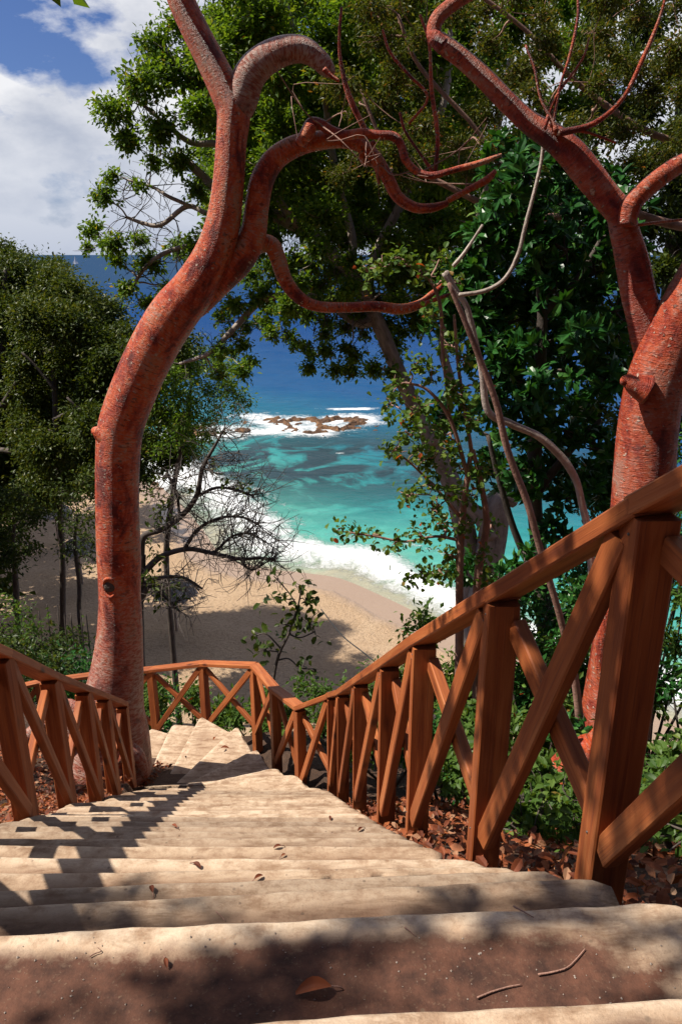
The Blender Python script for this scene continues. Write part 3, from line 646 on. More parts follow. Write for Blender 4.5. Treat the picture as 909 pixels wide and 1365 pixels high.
# ------------------------------------------------------------------ red barked tree by the landing
def pxl(pts, y, scale=None):
    """pixel polyline (px,py,half width px[,depth]) -> world points and radii"""
    W_, r_ = [], []
    for q in pts:
        yy = q[3] if len(q) > 3 else y
        p_ = P(q[0], q[1], yy); W_.append(p_); dz = math.cos(TH) * yy - math.sin(TH) * p_[2]; r_.append(q[2] * dz / F)
    return np.array(W_), np.array(r_)
t = Tree('red_barked_tree', P(150, 985, 7.45), 'tall curving tree with peeling red bark beside the landing', 'tree', bark='red', leaf='lf_mid')
D0 = 7.4
pts, rad = pxl([(140, 1015, 62), (146, 975, 52), (150, 940, 41), (156, 895, 34), (160, 840, 29), (160, 790, 27), (159, 740, 28.5), (157, 680, 28), (157, 620, 28.5), (161, 570, 30), (178, 520, 31), (203, 465, 32), (230, 420, 32), (258, 385, 29), (282, 345, 26), (297, 300, 23), (305, 245, 21), (309, 190, 20.5), (312, 150, 22), (303, 125, 21), (281, 80, 19), (258, 35, 18), (238, -10, 17.5), (220, -70, 16), (215, -160, 14)], D0)
t.limb(pts, rad, 'trunk', 28, 8, .05)
pts, rad = pxl([(312, 165, 15), (322, 135, 21), (331, 105, 22), (348, 84, 21), (375, 69, 19), (402, 66, 17), (422, 77, 14), (433, 88, 12), (439, 96, 9), (441, 100, 7)], D0)
t.limb(pts, rad, 'limb', 20, 8, .09, m=M['scaly'])
pts, rad = pxl([(232, 428, 12), (262, 405, 18), (292, 372, 20), (320, 345, 19), (337, 312, 17.5), (343, 275, 16.5), (350, 240, 16), (366, 212, 15), (395, 194, 13.5), (430, 187, 11.5), (468, 189, 9.5), (495, 205, 9), (515, 235, 9), (530, 262, 8), (552, 276, 7), (575, 277, 6), (596, 271, 4)], D0 + .1)
t.limb(pts, rad, 'limb', 18, 8, .08)
pts, rad = pxl([(300, 372, 10), (325, 345, 12), (345, 326, 12), (362, 327, 11.5), (371, 345, 10.5), (380, 372, 9.5), (398, 396, 8.5), (422, 408, 7.5), (460, 410, 7), (500, 409, 7), (535, 412, 7), (560, 405, 6), (575, 392, 4), (590, 380, 3)], D0 + .2)
t.limb(pts, rad, 'limb', 14, 8, .08)
pts, rad = pxl([(400, 192, 8), (408, 178, 8.5), (415, 165, 8), (428, 166, 7), (440, 174, 7), (460, 180, 6.5), (482, 178, 6.5), (502, 180, 6), (525, 182, 6), (535, 195, 5.5), (540, 212, 5.5), (555, 228, 5), (575, 234, 5), (600, 228, 4), (640, 217, 4), (668, 206, 2)], D0 - .05)
t.limb(pts, rad, 'limb', 12, 8, .08)
for q in ([(492, 185, 4), (480, 160, 4), (466, 130, 4), (457, 98, 3), (452, 60, 2), (455, 10, 2)], [(580, 230, 3), (583, 180, 3), (575, 120, 3), (572, 60, 2), (560, 20, 2)],
          [(596, 268, 4), (620, 255, 4), (648, 240, 5), (660, 228, 3)], [(579, 232, 3), (560, 205, 2), (540, 175, 2), (533, 150, 2)], [(500, 190, 4), (484, 200, 4), (484, 215, 4), (500, 222, 3), (505, 245, 2)],
          [(545, 165, 2), (570, 130, 2), (545, 100, 2), (520, 70, 2), (510, 40, 1.5)], [(560, 408, 4), (578, 400, 3), (600, 392, 2)]):
    pts, rad = pxl(q, D0 + .1); t.limb(pts, rad, 'branch', 8, 5, .04)
ndr = [(p_, r_) for p_, r_ in zip(t.nodes, t.nr) if r_ < .05 and p_[2] > -1.2 and p_[0] > -1.3]
for k in range(8):
    a, ra = ndr[rng.integers(len(ndr))]; d_ = unit(rng.normal(0, 1, 3) * (1, .9, 1) + (.15, 0, .35)); l_ = rng.uniform(.25, .9)
    m1 = a + d_ * l_ * .5 + rng.normal(0, .07, 3); e_ = a + d_ * l_ + rng.normal(0, .12, 3); rr0 = min(ra * .4, .008)
    tb = Bag(); tube(tb, [a, m1, e_], [rr0, rr0 * .75, rr0 * .4], 5, 4, 0, False)
    for _ in range(2): tube(tb, [m1, m1 + unit(rng.normal(0, 1, 3) + d_) * l_ * .3, m1 + unit(rng.normal(0, 1, 3) + d_) * l_ * .55], [rr0 * .6, rr0 * .5, rr0 * .3], 4, 3, 0, False)
    tb.build('twig', M['twig'], t.root)
for q in ([(150, 590, 14), (137, 580, 11), (128, 576, 8), (124, 577, 4)], [(222, 425, 14), (209, 428, 10), (203, 430, 5)], [(432, 92, 4), (440, 100, 3), (452, 108, 2)], [(414, 166, 8), (411, 175, 9), (406, 184, 8)]):
    pts, rad = pxl(q, D0 - .1); t.limb(pts, rad, 'knot', 12, 5, .1, node=False)
# healed branch scar on the lower trunk: a raised ring round a dark hollow
c0, rk = pxl([(158, 783, 12)], D0); c0 = c0[0] + np.array([-.02, -.228, 0.10]) ; aa = np.linspace(0, 2 * math.pi, 13)
ring = np.array([c0 + (.065 * math.cos(a), -.005 - .0 * abs(math.cos(a)) + .035 * math.cos(a) ** 2, .105 * math.sin(a)) for a in aa])
t.limb(ring, np.full(13, .017), 'scar_ring', 8, 4, .1, node=False)
b_ = Bag(); tube(b_, [c0 + (0, .05, -.0), c0 + (0, .005, 0), c0 + (0, -.004, 0)], [.07, .055, .01], 12, 4, .05); b_.build('hollow', M['dark_bark'], t.root)
for q in ([(120, 985, 22), (105, 960, 19), (85, 945, 14), (60, 965, 12), (20, 1000, 10)], [(165, 1000, 18), (185, 1010, 10), (195, 1035, 5)]):
    pts, rad = pxl(q, 7.1); t.limb(pts, rad, 'root', 12, 5, .12, node=False)
pts = np.array([P(215, -160, D0), (-2.3, 7.4, 4.6), (-1.6, 7.6, 6.2), (-.4, 8, 7.4)]); t.limb(pts, [.10, .08, .06, .04], 'limb', 10, 5, .06)
for c_, r_ in [((.2, 8.2, 7.4), 1.2), ((1.4, 8.4, 7.9), 1.2), ((-.8, 7.8, 8.0), 1.0)]:
    t.clump(c_, r_, 500, leaf=.11, twigs=12)
t.done()

# ------------------------------------------------------------------ red barked tree at the right
DR = 5.2
t = Tree('red_barked_tree', (P(820, 1060, DR)), 'forked deep red tree trunk behind the right railing\'s tallest post', 'tree', bark='red2', leaf='lf_mid')
pts, rad = pxl([(800, 1080, 48), (812, 1010, 46), (824, 920, 43), (838, 820, 41), (852, 720, 40), (859, 640, 40), (864, 570, 39), (874, 510, 39), (890, 460, 36), (910, 415, 33), (940, 360, 31), (985, 290, 28), (1020, 200, 26), (1040, 80, 22), (1030, -60, 18)], DR)
t.limb(pts, rad, 'trunk', 28, 8, .05)
pts, rad = pxl([(880, 500, 20), (868, 462, 22), (857, 420, 22), (849, 385, 22), (842, 345, 21), (833, 310, 19), (826, 285, 18), (808, 263, 18), (785, 235, 19), (760, 205, 19), (735, 183, 17), (705, 163, 14), (675, 135, 13), (645, 105, 12.5), (615, 78, 12), (592, 60, 12), (579, 47, 10), (583, 25, 9.5), (605, 5, 9), (640, -15, 9), (690, -30, 8)], DR + .1)
t.limb(pts, rad, 'limb', 20, 8, .1)
pts, rad = pxl([(834, 300, 12), (840, 276, 14), (850, 262, 13), (870, 243, 13), (890, 228, 12.5), (912, 216, 12), (950, 205, 11), (1000, 170, 9)], DR)
t.limb(pts, rad, 'limb', 16, 8, .08)
for q in ([(860, 520, 20), (846, 515, 13), (834, 507, 8), (828, 512, 3)], [(590, 62, 10), (578, 50, 9), (571, 46, 5)]):
    pts, rad = pxl(q, DR - .2); t.limb(pts, rad, 'knot', 12, 5, .1, node=False)
for q in ([(740, 175, 5), (735, 160, 3), (720, 130, 2), (712, 90, 2), (700, 60, 1.5)], [(742, 178, 5), (790, 165, 4), (830, 130, 3), (860, 70, 3), (880, 20, 2), (890, -20, 2)],
          [(735, 170, 3), (745, 120, 2), (760, 70, 2), (770, 20, 2), (768, -20, 1.5)], [(725, 172, 3), (740, 130, 2), (775, 80, 1.5), (785, 50, 1)], [(850, 300, 2), (880, 296, 2), (915, 292, 1.5)], [(735, 178, 3), (775, 175, 2), (820, 190, 1.5)]):
    pts, rad = pxl(q, DR); t.limb(pts, rad, 'branch', 8, 5, .04)
for c_, r_ in [((2.8, 5.4, 2.6), .9), ((1.6, 5.5, 3.6), 1.0), ((3.4, 5.0, 3.6), 1.0), ((0.4, 5.6, 4.2), .8)]:
    t.clump(c_, r_, 420, leaf=.10, twigs=12)
t.done()

# hanging vine
t = Tree('woody_vine', P(780, 690, 6.2), 'thin pale vine looping down from the dark red limb to the railing', 'vine', bark='dry')
pts, rad = pxl([(724, 178, 2.5), (722, 210, 2.5), (712, 255, 2.5), (700, 300, 2.7), (690, 340, 2.8), (672, 372, 3), (645, 388, 3), (612, 393, 3)], DR + .2); t.limb(pts, rad, 'stem', 8, 6, .1)
pts, rad = pxl([(594, 362, 4), (606, 385, 4), (622, 410, 4), (632, 450, 4.2), (643, 500, 4.5), (650, 548, 5), (680, 565, 5), (715, 580, 5), (742, 603, 5.5), (765, 635, 5), (775, 670, 5), (785, 720, 5), (790, 800, 5), (795, 900, 5)], DR + .4); t.limb(pts, rad, 'stem', 8, 6, .1)
pts, rad = pxl([(612, 395, 2), (600, 380, 2), (590, 365, 2)], DR + .3); t.limb(pts, rad, 'stem', 6, 4, .1)
pts, rad = pxl([(604, 355, 3), (620, 335, 2.5), (643, 300, 2)], DR + .4); t.limb(pts, rad, 'stem', 6, 4, .1)
t.done()
# leaning pinkish trunk at ground level by the right railing
t = Tree('leaning_red_trunk', P(720, 1062, 4.4), 'pinkish leaning trunk stub in the undergrowth below the right railing', 'tree trunk', bark='red')
pts, rad = pxl([(700, 1082, 22), (722, 1060, 23), (748, 1035, 24), (775, 1005, 22), (800, 985, 17), (808, 940, 10), (800, 880, 8), (812, 800, 7)], 4.5); t.limb(pts, rad, 'trunk', 18, 6, .12)
pts, rad = pxl([(778, 1000, 9), (772, 960, 6), (765, 900, 5), (748, 830, 4.5), (722, 740, 4.5), (703, 672, 4.8), (676, 600, 4.6), (662, 540, 4.5), (640, 480, 4), (620, 430, 3.6), (598, 378, 3)], 4.9); t.limb(pts, rad, 'stem', 10, 6, .08, m=M['twig'])
t.done()

# ------------------------------------------------------------------ canopy trees
def fillr(x0, y0, x1, y1, n, r0, r1, d0, d1, keep=None):
    out = []; k = 0
    best = []
    while len(out) < n and k < 4000:
        k += 1; x, y = rng.uniform(x0, x1), rng.uniform(y0, y1)
        if keep and not keep(x, y): continue
        r_ = rng.uniform(r0, r1)
        if k < 2500 and any((x - a) ** 2 + (y - b__) ** 2 < (.55 * (r_ + c__)) ** 2 for a, b__, c__, _ in out): continue
        out.append((x, y, r_, rng.uniform(d0, d1)))
    return out
def clumps(t, lst, leaf, dens, wid=.5, twigs=5, per=6, fine=False, tone=0, flat=.8, droop=.25, spread=.5):
    lst = sorted(lst, key=lambda q: np.min(np.linalg.norm(np.array(t.nodes) - P(q[0], q[1], q[3]), axis=1)))
    for (x, y, r_, d_) in lst:
        c_ = P(x, y, d_); Rw = r_ * (math.cos(TH) * d_ - math.sin(TH) * c_[2]) / F
        n = int(dens * (Rw / leaf) ** 2); t.clump(c_, Rw, n, leaf, wid, flat, twigs, per, fine, droop, tone, spread=spread)

def nettwigs(t, cond, n, l0=.3, l1=.9, rad=.006):
    b_ = Bag(); nd = [p_ for p_, r_ in zip(t.nodes, t.nr) if cond(p_, r_)]
    for _ in range(n):
        a = nd[rng.integers(len(nd))]; d_ = unit(rng.normal(0, 1, 3) + (0, 0, -.25)); l_ = rng.uniform(l0, l1)
        pts = [a + d_ * l_ * f + rng.normal(0, .09 * l_, 3) * (f > 0) for f in (0, .3, .65, 1)]; tube(b_, pts, [rad * 1.6, rad * 1.2, rad * .9, rad * .5], 4, 3, 0, False)
        for f in (1, 2): tube(b_, [pts[f], pts[f] + unit(rng.normal(0, 1, 3) + d_) * l_ * .28, pts[f] + unit(rng.normal(0, 1, 3) + d_) * l_ * .5], [rad * .8, rad * .7, rad * .4], 4, 2, 0, False)
    o = b_.build('bare_twigs', M['dark_bark'], t.root); o['kind'] = 'stuff'
# big tree with the grey twin trunk
t = Tree('grey_trunked_tree', P(636, 960, 13), 'big spreading tree with grey twin trunk and crown hanging over the bay', 'tree', bark='greybark', leaf='lf_mid')
pts, rad = pxl([(640, 1000, 26), (632, 900, 21), (627, 810, 17), (624, 740, 15), (612, 680, 14), (598, 635, 13), (576, 592, 12), (552, 540, 11), (528, 488, 10), (508, 440, 9.5), (488, 398, 9), (465, 362, 8.5), (435, 332, 8), (400, 305, 9), (360, 285, 8), (310, 272, 7), (265, 230, 6), (240, 205, 4)], 13)
t.limb(pts, rad, 'trunk', 18, 6, .09)
pts, rad = pxl([(634, 900, 22), (642, 810, 20), (650, 750, 19), (658, 700, 18), (662, 672, 17), (672, 662, 12), (686, 672, 6)], 12.8); t.limb(pts, rad, 'trunk', 16, 6, .13)
pts, rad = pxl([(655, 715, 12), (640, 690, 10), (625, 672, 8), (614, 655, 7)], 12.7); t.limb(pts, rad, 'limb', 12, 5, .1)
for q in ([(500, 425, 8), (475, 430, 6), (430, 400, 5), (390, 395, 5), (350, 400, 5), (310, 440, 4), (280, 470, 3), (240, 485, 2)],
          [(465, 362, 7), (470, 320, 6), (455, 260, 5), (440, 190, 5), (430, 120, 4), (400, 60, 4), (380, 0, 3)],
          [(488, 398, 7), (500, 340, 6), (530, 280, 6), (560, 220, 5), (590, 140, 5), (600, 60, 4), (590, -10, 3)],
          [(310, 272, 4), (280, 285, 3.5), (250, 275, 3.5), (215, 300, 3), (190, 297, 2.5), (170, 290, 2)], [(255, 275, 2.5), (225, 262, 2.5), (205, 250, 2), (170, 240, 1.5)],
          [(400, 305, 5), (350, 240, 5), (300, 195, 5), (255, 190, 4), (215, 160, 3), (180, 130, 2.5)], [(300, 195, 4), (280, 130, 4), (240, 90, 3), (215, 60, 2.5)],
          [(360, 285, 4), (300, 320, 4), (240, 330, 3), (200, 350, 3), (175, 385, 2)], [(576, 592, 8), (600, 520, 7), (590, 460, 6), (610, 380, 6), (640, 280, 5), (660, 180, 5), (680, 80, 4)]):
    pts, rad = pxl([(a, b__, c__, 13 + .012 * abs(a - 550) * 0 + rng.uniform(-.15, .15)) for a, b__, c__ in q], 13); t.limb(pts, rad, 'branch', 8, 5, .08)
edge_l = [(150, 150, 27), (190, 112, 30), (172, 186, 22), (214, 172, 26), (138, 262, 20), (124, 305, 15), (150, 325, 20), (186, 248, 9), (200, 350, 20), (240, 330, 20), (170, 385, 16), (238, 215, 22), (262, 255, 16), (210, 62, 26), (255, 100, 36), (155, 345, 14), (185, 320, 14), (215, 95, 28), (240, 30, 26), (195, 405, 14), (225, 385, 14), (150, 235, 12), (270, 60, 30), (265, 150, 30), (262, 330, 18), (205, 215, 14), (118, 330, 9)]
lst = [(a, b__, c__, rng.uniform(12.2, 14)) for a, b__, c__ in edge_l]
lst += fillr(280, -60, 620, 300, 130, 24, 38, 11.5, 17) + fillr(330, 280, 600, 410, 52, 14, 26, 11.5, 15) + fillr(290, 395, 540, 500, 44, 8, 17, 12, 14) + fillr(230, 300, 330, 430, 5, 14, 20, 12.5, 14)
lst += fillr(500, 330, 640, 500, 10, 18, 26, 12, 14) + [(520, 60, 60, 19), (420, 120, 60, 19), (590, 180, 60, 19), (340, 60, 50, 19), (480, 220, 50, 19), (560, 290, 40, 18)]
pl_ = P(450, 290, 13)[2]; nettwigs(t, lambda p_, r_: p_[2] < pl_ and r_ < .11 and p_[0] < 1.2, 150)
nettwigs(t, lambda p_, r_: p_[2] > pl_ and r_ < .09 and p_[0] < -3, 30)
lst = [(a, b__, c__ * 1.25, d__) for a, b__, c__, d__ in lst]
clumps(t, lst, .085, 46, twigs=6, wid=.55, per=6)
t.done()

# yellow-green fine leaved tree at the top right
t = Tree('feathery_leaved_tree', (8.2, 11.5, -9.4), 'open tree with fine yellowish leaflets filling the upper right', 'tree', bark='twig', leaf='lf_yel')
pts = np.array([(8.2, 11.5, -9.6), (8.1, 11.4, -6), (7.8, 11.2, -3), (7.2, 11.0, 0.5), (6.4, 10.8, 3), (5.4, 10.4, 6)]); t.limb(pts, [.2, .17, .15, .12, .09, .05], 'trunk', 12, 6, .08)
for q in ([(1080, 330, 6, 11.2), (900, 300, 6), (820, 280, 5), (700, 290, 5), (600, 250, 4), (520, 200, 3), (480, 120, 2)], [(1060, 200, 6, 11), (900, 190, 5), (780, 120, 4), (700, 40, 3), (620, -20, 3)], [(700, 290, 4), (640, 180, 3), (560, 90, 3), (530, 20, 2)]):
    pts, rad = pxl(q, 9.8); t.limb(pts, rad, 'branch', 8, 5, .05)
clumps(t, fillr(450, -40, 940, 240, 58, 22, 36, 8.6, 11.5), .055, 45, wid=.4, twigs=8, per=10, flat=.5, tone=-.02, spread=1.2)
t.done()
# dark trees closing the view behind, upper right
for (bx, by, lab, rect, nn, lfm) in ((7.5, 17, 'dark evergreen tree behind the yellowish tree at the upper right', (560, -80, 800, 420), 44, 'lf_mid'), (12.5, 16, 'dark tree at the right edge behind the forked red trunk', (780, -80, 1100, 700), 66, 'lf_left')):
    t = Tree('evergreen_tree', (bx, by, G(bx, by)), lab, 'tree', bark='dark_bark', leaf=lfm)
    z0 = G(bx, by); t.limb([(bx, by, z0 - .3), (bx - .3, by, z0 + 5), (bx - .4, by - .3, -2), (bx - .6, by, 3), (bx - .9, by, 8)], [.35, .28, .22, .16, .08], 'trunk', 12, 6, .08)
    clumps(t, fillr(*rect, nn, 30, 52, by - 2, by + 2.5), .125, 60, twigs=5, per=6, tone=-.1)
    t.done()

# glossy dark tree in the middle right
t = Tree('glossy_leaved_tree', P(735, 1000, 8.3), 'dense dark green tree with glossy paddle leaves behind the vine', 'tree', bark='dark_bark', leaf='lf_dark')
pts, rad = pxl([(735, 1010, 14), (730, 900, 12), (722, 780, 11), (712, 660, 10), (715, 540, 9), (722, 420, 7), (715, 320, 5), (700, 250, 3)], 8.2); t.limb(pts, rad, 'trunk', 12, 6, .1)
for q in ([(722, 780, 7), (690, 720, 5), (665, 640, 4), (650, 580, 3)], [(712, 660, 7), (760, 600, 5), (800, 560, 3)], [(715, 540, 6), (670, 480, 4), (640, 440, 3)], [(722, 420, 5), (770, 370, 4), (800, 320, 3)]):
    pts, rad = pxl(q, 8.2); t.limb(pts, rad, 'branch', 8, 5, .08)
L4 = fillr(640, 250, 830, 480, 28, 26, 42, 7.6, 9.0, lambda x, y: x > 640 + max(0, 330 - y) * .3) + fillr(650, 470, 830, 650, 18, 24, 38, 7.6, 9.0) + fillr(590, 330, 660, 560, 6, 18, 26, 8, 8.8) + fillr(680, 640, 840, 760, 7, 16, 26, 7.8, 8.8) + [(670, 215, 25, 8.4), (715, 230, 26, 8.6), (690, 255, 30, 8.4), (620, 760, 22, 8.5), (665, 770, 18, 8.3), (700, 800, 20, 8.3)]
for (x, y, r_, d_) in sorted(L4, key=lambda q: abs(q[0] - 720)):
    c_ = P(x, y, d_); Rw = r_ * (d_ * .95 + 1) / F * 1.05; t.rosette(c_, Rw, int(7 + r_ * .42), leaf=.165, per=9)
t.done()

# pale-stemmed shrub with round leaves
t = Tree('round_leaved_shrub', P(620, 1000, 6.4), 'slender shrub with round bright green leaves reaching over the surf', 'shrub', bark='twig', leaf='lf_bright')
for q in ([(610, 960, 6), (612, 860, 6), (612, 780, 5.5), (615, 700, 5), (622, 640, 4), (628, 600, 3)], [(635, 960, 6), (634, 840, 6), (638, 760, 6), (648, 700, 5), (642, 650, 4), (630, 600, 3)],
          [(625, 640, 3), (600, 560, 3), (570, 520, 2), (540, 510, 1.6)], [(612, 720, 2.5), (580, 715, 2), (540, 722, 1.8), (500, 715, 1.5), (460, 709, 1.2)], [(614, 690, 2.5), (580, 650, 2), (550, 620, 1.5), (525, 600, 1)],
          [(613, 770, 2), (590, 760, 1.6), (565, 765, 1.2)], [(600, 560, 2), (590, 470, 2.5), (585, 400, 2.5), (560, 360, 2), (520, 350, 1.5)], [(628, 600, 3), (612, 500, 2.5), (605, 420, 2)]):
    pts, rad = pxl(q, 6.3); t.limb(pts, rad, 'stem', 8, 5, .05)
lst = [(a, b__, c__, rng.uniform(6.0, 6.6)) for a, b__, c__ in [(548, 580, 18), (572, 610, 20), (612, 620, 18), (600, 740, 18), (575, 680, 18), (615, 540, 18), (640, 520, 16), (555, 485, 14), (620, 480, 16), (605, 660, 18), (630, 660, 16), (545, 560, 16), (520, 540, 12), (650, 770, 14), (530, 515, 20), (560, 545, 22), (590, 575, 20), (525, 600, 17), (545, 660, 20), (578, 645, 22), (600, 600, 20), (592, 700, 20), (562, 715, 18), (530, 722, 12), (500, 716, 9), (470, 709, 7), (452, 706, 4), (590, 765, 18), (565, 765, 10), (605, 520, 20), (575, 500, 14), (640, 625, 18), (630, 560, 16), (510, 355, 20), (535, 345, 18), (560, 365, 18), (490, 362, 10), (590, 345, 16), (600, 375, 16), (555, 600, 14), (620, 700, 14), (545, 770, 6), (640, 740, 12), (655, 700, 10), (575, 420, 12), (600, 460, 12)]]
for (x, y, r_, d_) in lst:
    c_ = P(x, y, d_); Rw = r_ * (d_ * .95 + 1) / F; t.clump(c_, Rw, int(12 + r_ * 2.6), .06, .72, .8, 5, 4, True, .1, 0, spread=.8)
t.done()

# sapling on the bank below the landing
t = Tree('bank_sapling', P(368, 950, 11), 'small dark sapling silhouetted against the sand above the landing rail', 'sapling', bark='dark_bark', leaf='lf_left')
for q in ([(360, 980, 2.2), (365, 905, 2), (373, 870, 2), (385, 845, 1.6), (398, 805, 1.2), (402, 780, 1)], [(385, 845, 1.3), (400, 850, 1), (420, 842, .8)], [(375, 865, 1.3), (355, 845, 1), (340, 848, .8)],
          [(370, 880, 1.2), (385, 878, 1), (400, 890, .8), (420, 892, .8)], [(365, 768, .7), (372, 775, .8), (385, 790, .8), (395, 805, 1)]):
    pts, rad = pxl(q, 11); t.limb(pts, rad, 'stem', 6, 4, .05)
for (x, y, r_) in [(400, 780, 14), (380, 800, 14), (360, 800, 8), (408, 800, 16), (395, 820, 16), (412, 830, 14), (425, 815, 8), (372, 830, 10), (355, 845, 9), (340, 848, 8), (418, 842, 9), (388, 846, 8), (355, 868, 9), (405, 888, 10), (420, 893, 7), (365, 775, 6), (345, 868, 6)]:
    c_ = P(x, y, 11); t.clump(c_, r_ * 12.5 / F, int(3 + r_ * .8), .15, .55, .8, 3, 3, True, .2, -.1)
t.done()

# ------------------------------------------------------------------ left hand trees above the beach
def lefttree(name, lab, base, trunk, lst, leafsz=.15, dens=75, leaf='lf_left', tone=0, extra=(), twigs=6):
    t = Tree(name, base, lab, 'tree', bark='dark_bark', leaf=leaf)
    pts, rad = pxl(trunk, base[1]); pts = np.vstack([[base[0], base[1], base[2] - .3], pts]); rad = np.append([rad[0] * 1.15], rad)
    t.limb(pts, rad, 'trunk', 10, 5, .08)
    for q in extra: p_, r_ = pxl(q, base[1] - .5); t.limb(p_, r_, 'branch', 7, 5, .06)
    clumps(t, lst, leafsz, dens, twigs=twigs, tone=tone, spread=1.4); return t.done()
def gb(px, py, y): q = P(px, py, y); return (q[0], q[1], G(q[0], q[1]))
D = lambda l, d0, d1: [(a, b__, c__, rng.uniform(d0, d1)) for a, b__, c__ in [(u_, v_, w_ * 1.18) for u_, v_, w_ in l]]
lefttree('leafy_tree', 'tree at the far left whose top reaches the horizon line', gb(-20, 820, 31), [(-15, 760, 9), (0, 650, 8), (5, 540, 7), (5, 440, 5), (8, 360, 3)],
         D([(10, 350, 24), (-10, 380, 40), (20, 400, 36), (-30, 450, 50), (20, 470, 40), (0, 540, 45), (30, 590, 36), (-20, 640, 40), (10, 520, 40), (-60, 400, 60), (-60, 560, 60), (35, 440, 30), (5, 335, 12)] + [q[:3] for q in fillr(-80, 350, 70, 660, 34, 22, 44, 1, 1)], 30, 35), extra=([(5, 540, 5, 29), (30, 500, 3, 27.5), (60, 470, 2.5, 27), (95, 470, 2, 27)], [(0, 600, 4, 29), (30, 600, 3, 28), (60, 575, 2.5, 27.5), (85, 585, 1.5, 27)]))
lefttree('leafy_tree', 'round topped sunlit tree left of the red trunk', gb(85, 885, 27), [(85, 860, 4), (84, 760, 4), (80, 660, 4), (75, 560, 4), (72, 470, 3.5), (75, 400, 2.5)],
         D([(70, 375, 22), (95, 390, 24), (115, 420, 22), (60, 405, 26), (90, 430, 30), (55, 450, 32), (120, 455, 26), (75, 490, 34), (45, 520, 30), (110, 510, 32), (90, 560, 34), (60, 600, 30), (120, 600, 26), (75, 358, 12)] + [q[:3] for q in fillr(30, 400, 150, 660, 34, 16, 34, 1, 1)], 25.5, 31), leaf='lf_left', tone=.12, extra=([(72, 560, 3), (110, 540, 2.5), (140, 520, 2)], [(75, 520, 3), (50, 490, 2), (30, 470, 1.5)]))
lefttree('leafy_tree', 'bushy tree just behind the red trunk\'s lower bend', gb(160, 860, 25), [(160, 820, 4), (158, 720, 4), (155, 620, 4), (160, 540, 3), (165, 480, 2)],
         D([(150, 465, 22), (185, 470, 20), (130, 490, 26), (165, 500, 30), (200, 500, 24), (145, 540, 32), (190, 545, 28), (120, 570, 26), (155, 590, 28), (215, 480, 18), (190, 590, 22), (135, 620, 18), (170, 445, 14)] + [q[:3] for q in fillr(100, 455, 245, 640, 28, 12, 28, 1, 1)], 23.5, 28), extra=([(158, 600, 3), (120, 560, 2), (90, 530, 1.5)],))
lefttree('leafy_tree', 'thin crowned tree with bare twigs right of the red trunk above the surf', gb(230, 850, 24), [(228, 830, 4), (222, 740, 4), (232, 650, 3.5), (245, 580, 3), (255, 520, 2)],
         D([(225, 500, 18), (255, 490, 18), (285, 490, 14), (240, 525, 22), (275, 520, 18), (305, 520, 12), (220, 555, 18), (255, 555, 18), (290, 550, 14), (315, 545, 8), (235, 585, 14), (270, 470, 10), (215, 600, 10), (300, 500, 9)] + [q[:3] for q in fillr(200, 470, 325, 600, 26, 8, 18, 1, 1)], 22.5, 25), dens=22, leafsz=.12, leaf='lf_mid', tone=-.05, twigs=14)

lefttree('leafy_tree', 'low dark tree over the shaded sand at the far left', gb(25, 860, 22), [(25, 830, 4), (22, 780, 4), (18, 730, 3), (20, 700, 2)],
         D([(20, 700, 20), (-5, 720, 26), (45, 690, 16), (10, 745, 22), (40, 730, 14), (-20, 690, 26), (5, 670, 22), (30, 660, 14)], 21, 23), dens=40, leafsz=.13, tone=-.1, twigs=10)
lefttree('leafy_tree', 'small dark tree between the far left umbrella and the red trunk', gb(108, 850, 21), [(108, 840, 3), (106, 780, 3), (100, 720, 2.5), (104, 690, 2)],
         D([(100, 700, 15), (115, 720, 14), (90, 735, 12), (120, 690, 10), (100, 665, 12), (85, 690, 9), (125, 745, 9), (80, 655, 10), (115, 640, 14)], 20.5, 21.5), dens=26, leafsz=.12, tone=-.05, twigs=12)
# sparse, mostly bare tree over the sand
t = Tree('bare_twigged_tree', gb(190, 960, 17), 'half bare dark tree with fine twigs over the sand beside the red trunk', 'tree', bark='dark_bark', leaf='lf_left')
q0 = gb(190, 960, 17); pts, rad = pxl([(188, 900, 7), (186, 820, 6), (188, 770, 5.5), (190, 740, 5)], 17); t.limb(np.vstack([q0, pts]), np.append([rad[0] * 1.2], rad), 'trunk', 10, 5, .1)
LB = [[(188, 745, 5), (192, 715, 4.5), (215, 706, 4), (240, 690, 4), (262, 662, 3.6), (270, 625, 3), (288, 592, 2), (300, 570, 1.4)], [(190, 765, 5), (215, 742, 4), (250, 732, 3.5), (285, 738, 3), (320, 745, 2.5), (350, 744, 2), (368, 748, 1.2)],
      [(245, 733, 3), (265, 705, 2.4), (295, 690, 2), (325, 690, 1.5), (345, 700, 1)], [(262, 662, 2.4), (290, 650, 2), (320, 655, 1.6), (338, 662, 1)], [(285, 738, 2), (310, 715, 1.8), (335, 712, 1.4), (358, 725, 1)],
      [(190, 780, 4), (215, 770, 3), (245, 770, 2), (270, 785, 1.5)], [(240, 690, 2), (235, 655, 2), (222, 630, 1.5)], [(188, 800, 5), (200, 780, 4), (225, 800, 2), (240, 815, 1.5)], [(320, 745, 1.6), (335, 760, 1.4), (362, 745, 1)]]
for q in LB:
    pts, rad = pxl(q, 17); t.limb(pts, rad, 'branch', 7, 5, .06)
nd = [p_ for p_, r_ in zip(t.nodes, t.nr) if r_ < .062]
